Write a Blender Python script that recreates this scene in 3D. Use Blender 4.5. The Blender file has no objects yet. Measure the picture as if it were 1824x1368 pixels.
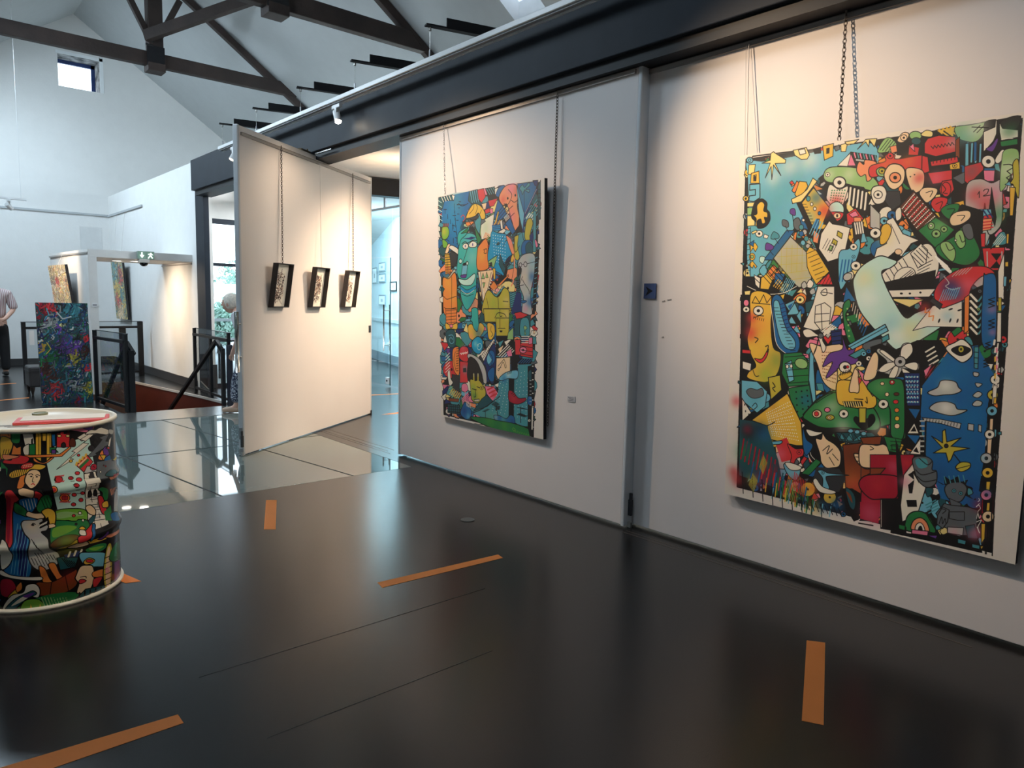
import bpy, bmesh, math, random
import numpy as np
from mathutils import Vector, Matrix
R_ = math.radians
SC = bpy.context.scene
COL = SC.collection
random.seed(4); np.random.seed(4)
# ---------------------------------------------------------------- camera
FPX, PITCH, YAW, ROLL, CAM_H = 1277.7, -.1127, .7166, .0229, 1.5
_F = np.array([math.sin(YAW) * math.cos(PITCH), math.cos(YAW) * math.cos(PITCH), math.sin(PITCH)])
_Rt = np.array([math.cos(YAW), -math.sin(YAW), 0.]); _U = np.cross(_Rt, _F)
CR = _Rt * math.cos(ROLL) + _U * math.sin(ROLL); CU = -_Rt * math.sin(ROLL) + _U * math.cos(ROLL); CF = _F
cam = bpy.data.cameras.new('camera'); cam.sensor_width = 36; cam.lens = FPX / 1824 * 36; cam.clip_start = .05; cam.clip_end = 400
cam_o = bpy.data.objects.new('camera', cam); COL.objects.link(cam_o)
cam_o.matrix_world = Matrix(((CR[0], CU[0], -CF[0], 0), (CR[1], CU[1], -CF[1], 0), (CR[2], CU[2], -CF[2], CAM_H), (0, 0, 0, 1)))
SC.camera = cam_o
# ---------------------------------------------------------------- exposure, sky, sun-less daylight
SC.view_settings.view_transform = 'Standard'; SC.view_settings.look = 'None'
SC.view_settings.gamma = 1; SC.view_settings.use_curve_mapping = False
SC.view_settings.exposure = 0.55
SC.cycles.use_denoising = True
SC.cycles.max_bounces = 8; SC.cycles.diffuse_bounces = 5; SC.cycles.glossy_bounces = 4
SC.cycles.transparent_max_bounces = 12; SC.cycles.transmission_bounces = 6
SC.cycles.sample_clamp_indirect = 6
wd = bpy.data.worlds.new('sky'); SC.world = wd; wd.use_nodes = True
nt = wd.node_tree; bg = nt.nodes['Background']
tc = nt.nodes.new('ShaderNodeTexCoord'); sp = nt.nodes.new('ShaderNodeSeparateXYZ'); mr = nt.nodes.new('ShaderNodeValToRGB')
nt.links.new(tc.outputs['Generated'], sp.inputs[0]); nt.links.new(sp.outputs['Z'], mr.inputs[0])
mr.color_ramp.elements[0].position = 0; mr.color_ramp.elements[0].color = (.88, .95, 1, 1)
mr.color_ramp.elements[1].position = .7; mr.color_ramp.elements[1].color = (.62, .8, 1, 1)
nt.links.new(mr.outputs[0], bg.inputs['Color']); bg.inputs['Strength'].default_value = 3.2
def area(name, loc, to, sx, sy, power, col):
    l = bpy.data.lights.new(name, 'AREA'); l.shape = 'RECTANGLE'; l.size = sx; l.size_y = sy; l.energy = power; l.color = col
    o = bpy.data.objects.new(name, l); COL.objects.link(o); o.location = loc
    o.rotation_euler = (Vector(to) - Vector(loc)).to_track_quat('-Z', 'Y').to_euler(); return o
COOL = (.68, .86, 1.0); WARM = (1.0, .74, .50)
# daylight that enters by the rooflights (each lamp fills one rooflight opening); the side room area lamps are added fill
for y, e in ((1.9, 10), (7.0, 45), (11.2, 85), (15.0, 115)):
    area('rooflight_daylight', (.5, y, 5.30), (1.9, y, 3.2), 1.2, .9, e, COOL)
area('side_room_fill', (6.95, 9.4, 3.25), (8.4, 13.5, .8), .5, .8, 150, (.72, .9, 1))  # unseen lamp added under the ceiling to light the side room, not window light
area('side_room_far_fill', (7.7, 13.6, 3.28), (8.1, 14.0, 0), 1.0, 1.6, 230, (.72, .92, 1))  # cool area lamp added to lift the dark picture wall
area('side_room_ceiling_fill', (5.3, 4.6, 3.25), (5.3, 5.4, 0), 1.2, 1.2, 60, (1, .86, .7))  # unseen lamp without fixture, added to brighten the dark side room
area('side_room_ceiling_fill', (5.0, 10.3, 3.25), (4.2, 12.0, 1.2), .6, .6, 55, (.85, .93, 1))  # added lamp that brightens the jamb beside the side window
def spot(name, loc, to, power, ang, blend=.6, col=WARM, r=.04):
    l = bpy.data.lights.new(name, 'SPOT'); l.energy = power; l.spot_size = R_(ang); l.spot_blend = blend; l.color = col; l.shadow_soft_size = r
    o = bpy.data.objects.new(name, l); COL.objects.link(o); o.location = loc
    o.rotation_euler = (Vector(to) - Vector(loc)).to_track_quat('-Z', 'Y').to_euler(); return o
spot('spot_on_free_panel', (5.35, 6.55, 3.05), (4.35, 8.0, .95), 330, 92, 1)
spot('spot_on_free_panel', (3.42, 6.62, 3.24), (3.1, 7.2, 1.2), 22, 120, 1)
spot('spot_on_blue_painting', (2.0, 6.2, 3.5), (3.68, 4.7, 1.75), 200, 62, 1)
spot('spot_on_large_painting', (1.9, 3.2, 3.55), (3.72, 1.8, 1.95), 240, 58, 1)
spot('spot_on_drum', (1.3, 2.6, 3.5), (.5, 4.2, .8), 130, 50, .8, (1, .82, .62))
spot('spot_left_wall', (1.1, 12.4, 2.9), (2.2, 13.2, 1.6), 130, 55, .9, (1, .8, .58))
spot('downlight_beam', (2.82, 12.9, 2.0), (2.95, 13.0, 0), 30, 120, .9, (1, .8, .58))
spot('downlight_beam', (2.75, 13.0, 2.0), (3.7, 12.8, .6), 70, 140, .9, (1, .78, .55))
spot('room_lamp_warm', (5.2, 8.2, 2.6), (5.4, 8.6, 3.3), 45, 150, 1, (1, .72, .45))
# ---------------------------------------------------------------- materials
MATS = {}
def mat(name, c, rough=.6, metal=0, var=.04, scale=6, bump=0, bscale=60, spec=.5, emit=0, ecol=None, coat=0, ior=1.5):
    if name in MATS: return MATS[name]
    m = bpy.data.materials.new(name); m.use_nodes = True; nt = m.node_tree; b = nt.nodes['Principled BSDF']
    tc = nt.nodes.new('ShaderNodeTexCoord')
    n = nt.nodes.new('ShaderNodeTexNoise'); n.inputs['Scale'].default_value = scale; n.inputs['Detail'].default_value = 4
    nt.links.new(tc.outputs['Object'], n.inputs['Vector'])
    r = nt.nodes.new('ShaderNodeValToRGB')
    r.color_ramp.elements[0].position = .3; r.color_ramp.elements[1].position = .7
    r.color_ramp.elements[0].color = tuple(max(0, v * (1 - var)) for v in c) + (1,); r.color_ramp.elements[1].color = tuple(min(1, v * (1 + var)) for v in c) + (1,)
    nt.links.new(n.outputs['Fac'], r.inputs[0]); nt.links.new(r.outputs[0], b.inputs['Base Color'])
    b.inputs['Roughness'].default_value = rough; b.inputs['Metallic'].default_value = metal
    b.inputs['Specular IOR Level'].default_value = spec; b.inputs['IOR'].default_value = ior
    b.inputs['Coat Weight'].default_value = coat
    if bump:
        n2 = nt.nodes.new('ShaderNodeTexNoise'); n2.inputs['Scale'].default_value = bscale; nt.links.new(tc.outputs['Object'], n2.inputs['Vector'])
        bp = nt.nodes.new('ShaderNodeBump'); bp.inputs['Strength'].default_value = bump; bp.inputs['Distance'].default_value = .01
        nt.links.new(n2.outputs['Fac'], bp.inputs['Height']); nt.links.new(bp.outputs[0], b.inputs['Normal'])
    if emit:
        b.inputs['Emission Color'].default_value = tuple(ecol or c) + (1,); b.inputs['Emission Strength'].default_value = emit
    MATS[name] = m; return m
def glass(name, tint, refl=1.45, rough=0.0, mix=None):
    """thin pane: clear transmission tinted, mirror part by fresnel"""
    if name in MATS: return MATS[name]
    m = bpy.data.materials.new(name); m.use_nodes = True; nt = m.node_tree; nt.nodes.clear()
    o = nt.nodes.new('ShaderNodeOutputMaterial'); t = nt.nodes.new('ShaderNodeBsdfTransparent'); g = nt.nodes.new('ShaderNodeBsdfGlossy')
    x = nt.nodes.new('ShaderNodeMixShader'); f = nt.nodes.new('ShaderNodeFresnel'); f.inputs['IOR'].default_value = refl
    ge = nt.nodes.new('ShaderNodeNewGeometry'); mi = nt.nodes.new('ShaderNodeMix'); mi.inputs[2].default_value = refl; mi.inputs[3].default_value = 1 / refl
    nt.links.new(ge.outputs['Backfacing'], mi.inputs[0]); nt.links.new(mi.outputs[0], f.inputs['IOR'])   # same reflectance from both sides of the thin pane
    t.inputs[0].default_value = tuple(tint) + (1,); g.inputs['Roughness'].default_value = rough
    nt.links.new(f.outputs[0], x.inputs[0]); nt.links.new(t.outputs[0], x.inputs[1]); nt.links.new(g.outputs[0], x.inputs[2]); nt.links.new(x.outputs[0], o.inputs[0])
    MATS[name] = m; return m
def art_mat(name, im, rough=.55, bump=0):
    m = bpy.data.materials.new(name); m.use_nodes = True; nt = m.node_tree; b = nt.nodes['Principled BSDF']
    t = nt.nodes.new('ShaderNodeTexImage'); t.image = im; t.extension = 'EXTEND'
    u = nt.nodes.new('ShaderNodeUVMap'); nt.links.new(u.outputs[0], t.inputs[0])
    n = nt.nodes.new('ShaderNodeTexNoise'); n.inputs['Scale'].default_value = 30; x = nt.nodes.new('ShaderNodeMix'); x.data_type = 'RGBA'; x.blend_type = 'OVERLAY'
    x.inputs[0].default_value = .12; nt.links.new(u.outputs[0], n.inputs['Vector'])
    nt.links.new(t.outputs['Color'], x.inputs[6]); nt.links.new(n.outputs['Color'], x.inputs[7]); nt.links.new(x.outputs[2], b.inputs['Base Color'])
    b.inputs['Roughness'].default_value = rough
    if bump:
        bp = nt.nodes.new('ShaderNodeBump'); bp.inputs['Strength'].default_value = bump; bp.inputs['Distance'].default_value = .01
        nt.links.new(t.outputs['Color'], bp.inputs['Height']); nt.links.new(bp.outputs[0], b.inputs['Normal'])
    return m
# ---------------------------------------------------------------- mesh building
class MB:
    def __init__(s): s.v, s.f, s.uv = [], [], []
    def add(s, V, Fc):
        n = len(s.v); s.v += [tuple(map(float, v)) for v in V]; s.f += [tuple(i + n for i in f) for f in Fc]; return s
    def box(s, x0, x1, y0, y1, z0, z1):
        return s.add([(x0, y0, z0), (x1, y0, z0), (x1, y1, z0), (x0, y1, z0), (x0, y0, z1), (x1, y0, z1), (x1, y1, z1), (x0, y1, z1)],
                     [(0, 3, 2, 1), (4, 5, 6, 7), (0, 1, 5, 4), (1, 2, 6, 5), (2, 3, 7, 6), (3, 0, 4, 7)])
    def prism(s, pts, z0, z1):   # polygon in xy (ccw) raised
        n = len(pts)
        return s.add([(x, y, z0) for x, y in pts] + [(x, y, z1) for x, y in pts],
                     [tuple(range(n))[::-1], tuple(range(n, 2 * n))] + [(i, (i + 1) % n, n + (i + 1) % n, n + i) for i in range(n)])
    def hexa(s, a, b):  # two quads (4 pts each) joined
        return s.add(list(a) + list(b), [(3, 2, 1, 0), (4, 5, 6, 7), (0, 1, 5, 4), (1, 2, 6, 5), (2, 3, 7, 6), (3, 0, 4, 7)])
    def beam(s, a, b, w, h, up=(0, 0, 1)):   # rectangular bar a->b, width w sideways, h along up
        a, b = Vector(a), Vector(b); d = (b - a).normalized(); u = Vector(up); r = d.cross(u)
        if r.length < 1e-4: r = d.cross(Vector((1, 0, 0)))
        r.normalize(); u = r.cross(d).normalized(); r *= w / 2; u *= h / 2
        return s.hexa([a - r - u, a + r - u, a + r + u, a - r + u], [b - r - u, b + r - u, b + r + u, b - r + u])
    def tube(s, pts, r, n=8, caps=True):
        P = [Vector(p) for p in pts]; rs = r if isinstance(r, (list, tuple)) else [r] * len(P); V = []; Fc = []
        for i, p in enumerate(P):
            d = (P[min(i + 1, len(P) - 1)] - P[max(i - 1, 0)]).normalized(); a = Vector((0, 0, 1)) if abs(d.z) < .9 else Vector((1, 0, 0))
            x = d.cross(a).normalized(); y = d.cross(x).normalized()
            V += [p + (x * math.cos(t) + y * math.sin(t)) * rs[i] for t in [2 * math.pi * k / n for k in range(n)]]
        for i in range(len(P) - 1):
            for k in range(n): Fc.append((i * n + k, i * n + (k + 1) % n, (i + 1) * n + (k + 1) % n, (i + 1) * n + k))
        if caps: Fc += [tuple(range(n)), tuple(range((len(P) - 1) * n, len(P) * n))[::-1]]
        return s.add(V, Fc)
    def lathe(s, prof, cx=0, cy=0, n=48, close=True):
        V = [(cx + r * math.cos(2 * math.pi * k / n), cy + r * math.sin(2 * math.pi * k / n), z) for r, z in prof for k in range(n)]
        Fc = [(i * n + k, i * n + (k + 1) % n, (i + 1) * n + (k + 1) % n, (i + 1) * n + k) for i in range(len(prof) - 1) for k in range(n)]
        if close: Fc += [tuple(range(n))[::-1], tuple(range((len(prof) - 1) * n, len(prof) * n))]
        return s.add(V, Fc)
    def quad(s, a, b, c, d): return s.add([a, b, c, d], [(0, 1, 2, 3)])
MW = {}
def ob(name, mb, m, parent=None, local=False, smooth=False, bevel=0, uv=None):
    me = bpy.data.meshes.new(name)
    V = mb.v
    if parent is not None and not local:
        iv = MW[parent].inverted(); V = [tuple(iv @ Vector(v)) for v in V]
    me.from_pydata(V, [], mb.f); me.validate(); me.update()
    if smooth:
        for p in me.polygons: p.use_smooth = True
    me.materials.append(m)
    if uv is not None:
        l = me.uv_layers.new(name='UVMap')
        for i, lp in enumerate(me.loops): l.data[i].uv = uv(Vector(mb.v[lp.vertex_index]))
    o = bpy.data.objects.new(name, me); COL.objects.link(o)
    if parent is not None:
        o.parent = parent
        MW[o] = MW[parent]
    else: MW[o] = Matrix()
    if bevel:
        b = o.modifiers.new('bevel', 'BEVEL'); b.width = bevel; b.segments = 2; b.limit_method = 'ANGLE'
    return o
def tag(o, label=None, cat=None, group=None, kind=None):
    if label: o['label'] = label
    if cat: o['category'] = cat
    if group: o['group'] = group
    if kind: o['kind'] = kind
    return o
def thing(name, label, cat, loc=(0, 0, 0), rz=0, group=None):
    o = bpy.data.objects.new(name, None); COL.objects.link(o); o.location = loc; o.rotation_euler = (0, 0, rz); o.empty_display_size = .1
    MW[o] = Matrix.Translation(loc) @ Matrix.Rotation(rz, 4, 'Z'); return tag(o, label, cat, group)
def struct(name, mb, m, label=None, **k): 
    o = ob(name, mb, m, **k); o['kind'] = 'structure'
    if label: o['label'] = label
    return o
def copy_tree(o, parent=None):
    c = o.copy(); COL.objects.link(c); c.parent = parent
    for ch in list(o.children): copy_tree(ch, c)
    return c
# ---------------------------------------------------------------- painted surfaces (flat print drawn in numpy)
PAL = dict(K=(20,18,19),W=(240,232,214),Y=(234,186,64),y=(242,220,140),R=(214,52,56),P=(238,128,158),O=(238,136,62),
           G=(40,124,66),g=(150,192,120),B=(28,100,158),b=(112,186,208),T=(72,150,160),N=(32,46,104),V=(104,60,146),
           A=(96,102,106),a=(188,188,182),M=(134,64,32),C=(168,24,48),S=(246,212,168),t=(196,230,218),q=(34,84,92),
           E=(196,180,60),D=(52,54,58),U=(16,150,196),m=(92,44,30),k=(40,36,36),F=(255,252,240),L=(116,176,60),H=(244,150,104), u=(58,178,168))
class Canvas:
    def __init__(s, w, h, bg):
        s.w, s.h = w, h
        s.a = np.empty((h, w, 3), np.float32); s.a[:] = np.array(bg, np.float32) / 255
        s.T = lambda p: p; s.o = (0, 0, 1)
    def pt(s, p):
        p = np.asarray(p, float).reshape(-1, 2) / s.o[2] + np.array(s.o[:2], float)
        return s.T(p)
    def win(s, P, m):
        x0 = max(0, int(P[:, 0].min() - m)); x1 = min(s.w, int(P[:, 0].max() + m) + 2)
        y0 = max(0, int(P[:, 1].min() - m)); y1 = min(s.h, int(P[:, 1].max() + m) + 2)
        return None if x0 >= x1 or y0 >= y1 else (x0, x1, y0, y1)
    def put(s, w, m, c, al=1):
        x0, x1, y0, y1 = w; v = s.a[y0:y1, x0:x1]; m = (m * al)[..., None].astype(np.float32)
        v += (np.array(c, np.float32) / 255 - v) * m
    def mask(s, P):
        w = s.win(P, 1)
        if w is None: return None, None
        x0, x1, y0, y1 = w; H_, W_ = y1 - y0, x1 - x0
        ss = 2; cov = np.zeros((H_ * ss, W_ * ss), np.int8)
        xs = (np.arange(W_ * ss) + .5) / ss + x0
        ys = (np.arange(H_ * ss) + .5) / ss + y0
        n = len(P)
        for i in range(n):
            ax, ay = P[i]; bx, by = P[(i + 1) % n]
            if ay == by: continue
            lo, hi = (ay, by) if ay < by else (by, ay)
            r0, r1 = np.searchsorted(ys, lo), np.searchsorted(ys, hi)
            if r0 >= r1: continue
            xc = ax + (ys[r0:r1] - ay) * (bx - ax) / (by - ay)
            cov[r0:r1] ^= (xs[None, :] >= xc[:, None]).astype(np.int8)
        return w, cov.reshape(H_, ss, W_, ss).mean((1, 3))
    def line(s, P, c, wd, al=1):
        for i in range(len(P) - 1):
            a, b = P[i], P[i + 1]; w = s.win(np.array([a, b]), wd + 1)
            if w is None: continue
            x0, x1, y0, y1 = w; X = np.arange(x0, x1)[None] + .5 - a[0]; Y = np.arange(y0, y1)[:, None] + .5 - a[1]
            d = b - a; L2 = max(d @ d, 1e-9); t = np.clip((X * d[0] + Y * d[1]) / L2, 0, 1)
            D = np.hypot(X - t * d[0], Y - t * d[1])
            s.put(w, np.clip(wd / 2 - D + .5, 0, 1), c, al)
    def sc(s, p):   # local scale of the canvas per unit at p
        q = s.pt([p, (p[0] + 3, p[1]), (p[0], p[1] + 3)])
        return math.sqrt(max(1e-6, abs(np.cross(q[1] - q[0], q[2] - q[0])))) / 3
    def draw(s, txt):
        for ln in txt.strip().splitlines():
            f = ln.split()
            if not f or f[0] == '#': continue
            k = f[0]
            if k == '@': s.o = tuple(float(v) for v in f[1:4]); continue
            c = PAL[f[1][0]]; v = [float(x) for x in f[2:]]
            if k in 'ps':
                ow = v[0]; q = np.array(v[1:]).reshape(-1, 2)
                if k == 's': q = smooth(q, True)
                P = s.pt(q); w, m = s.mask(P)
                if w: s.put(w, m, c)
                if ow: s.line(np.vstack([P, P[:1]]), PAL[f[1][1]] if len(f[1]) > 1 else PAL['K'], ow * s.sc(q[0]))
            elif k in 'lc':
                q = np.array(v[1:]).reshape(-1, 2)
                if k == 'c': q = smooth(q, False)
                s.line(s.pt(q), c, v[0] * s.sc(q[0]))
            elif k == 'e':
                ow, cx, cy, rx, ry = v[:5]; ro = math.radians(v[5]) if len(v) > 5 else 0
                t = np.linspace(0, 2 * math.pi, 29)[:-1]; X, Y = rx * np.cos(t), ry * np.sin(t)
                q = np.stack([cx + X * math.cos(ro) - Y * math.sin(ro), cy + X * math.sin(ro) + Y * math.cos(ro)], 1)
                P = s.pt(q); w, m = s.mask(P)
                if w: s.put(w, m, c)
                if ow: s.line(np.vstack([P, P[:1]]), PAL[f[1][1]] if len(f[1]) > 1 else PAL['K'], ow * s.sc((cx, cy)))
            elif k == 'h':   # n repeats of one stroke moved by dx dy
                wd, n, x0, y0, x1, y1, dx, dy = v
                for i in range(int(n)):
                    q = np.array([[x0 + i * dx, y0 + i * dy], [x1 + i * dx, y1 + i * dy]])
                    s.line(s.pt(q), c, wd * s.sc(q[0]))
            elif k == 'g':   # grid of dots: radius nx ny, four corners
                r, nx, ny = v[:3]; A_, B_, C_, D_ = np.array(v[3:11]).reshape(4, 2)
                for i in range(int(nx)):
                    for j in range(int(ny)):
                        u_, w_ = (i + .5) / nx, (j + .5) / ny
                        q = (A_ * (1 - u_) + B_ * u_) * (1 - w_) + (D_ * (1 - u_) + C_ * u_) * w_
                        s.line(s.pt([q, q + .1]), c, 2 * r * s.sc(q))
            elif k == 'a':   # airbrush: radius alpha x y
                r, al, x, y = v; P = s.pt([(x, y)]); R_ = 1.6 * r * s.sc((x, y)); al *= .75; w = s.win(P, R_ * 1.6)
                if w is None: continue
                x0, x1, y0, y1 = w; X = np.arange(x0, x1)[None] - P[0, 0]; Y = np.arange(y0, y1)[:, None] - P[0, 1]
                s.put(w, np.exp(-(X * X + Y * Y) / (R_ * R_) * 1.6), c, al)
            elif k == 'z':   # zigzag between two points: width n amplitude
                wd, n, am, x0, y0, x1, y1 = v; n = int(n); t = np.linspace(0, 1, n)
                dx, dy = x1 - x0, y1 - y0; L_ = math.hypot(dx, dy)
                q = np.array([[x0 + dx * u_ - dy / L_ * am * (1 if i % 2 else -1), y0 + dy * u_ + dx / L_ * am * (1 if i % 2 else -1)] for i, u_ in enumerate(t)])
                s.line(s.pt(q), c, wd * s.sc(q[0]))
            elif k == 'i':   # eye: white ellipse and pupil
                r, x, y = v[:3]
                s.draw('e %s %g %g %g %g %g\ne K 0 %g %g %g %g' % (f[1], max(2, r * .16), x, y, r, r * .92, x, y, r * .33, r * .33))
    def cells(s, n, cols, seed, quad, lw=2.2, ang=0):   # small outlined facets, the busy ground between the figures
        rg = np.random.RandomState(seed); A_, B_, C_, D_ = [np.array(p, float) for p in quad]
        for _ in range(n):
            u_, w_ = rg.rand(2); q = (A_ * (1 - u_) + B_ * u_) * (1 - w_) + (D_ * (1 - u_) + C_ * u_) * w_
            k = rg.randint(5); r = 5 + 14 * rg.rand(); a = ang + rg.rand() * 6.3; m = (3, 4, 4, 5, 12)[k]
            t = a + np.arange(m) * 2 * math.pi / m; e = 1 if k == 4 else .4 + .6 * rg.rand()
            e_ = min(u_, w_, 1 - u_, 1 - w_)
            r = min(r * min(1, lw + .1), 4 + e_ * 200)
            X, Y = r * np.cos(t), r * e * np.sin(t); ca, sa = math.cos(a), math.sin(a)
            P = s.pt(q + np.stack([X * ca - Y * sa, X * sa + Y * ca], 1)); w, mm = s.mask(P); c = PAL[cols[rg.randint(len(cols))]]
            if w: s.put(w, mm, c)
            s.line(np.vstack([P, P[:1]]), PAL['K'], lw * s.sc(q))
            if k == 4: s.line(P[:1].mean(0)[None].repeat(2, 0) * 0 + P.mean(0), PAL['K'], 4 * s.sc(q))
    def image(s, name):
        im = bpy.data.images.new(name, s.w, s.h)
        px = np.ones((s.h, s.w, 4), np.float32); px[..., :3] = np.clip(s.a[::-1], 0, 1)
        im.pixels.foreach_set(px.ravel()); im.update(); im.pack()
        return im
def smooth(q, closed, n=6):
    q = np.asarray(q, float); N = len(q); out = []
    rng = range(N) if closed else range(N - 1)
    for i in rng:
        if closed: p0, p1, p2, p3 = q[i - 1], q[i], q[(i + 1) % N], q[(i + 2) % N]
        else: p0, p1, p2, p3 = q[max(i - 1, 0)], q[i], q[i + 1], q[min(i + 2, N - 1)]
        for k in range(n):
            t = k / n
            out.append(.5 * ((2 * p1) + (p2 - p0) * t + (2 * p0 - 5 * p1 + 4 * p2 - p3) * t * t + (3 * p1 - p0 - 3 * p2 + p3) * t ** 3))
    if not closed: out.append(q[-1])
    return np.array(out)
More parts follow.
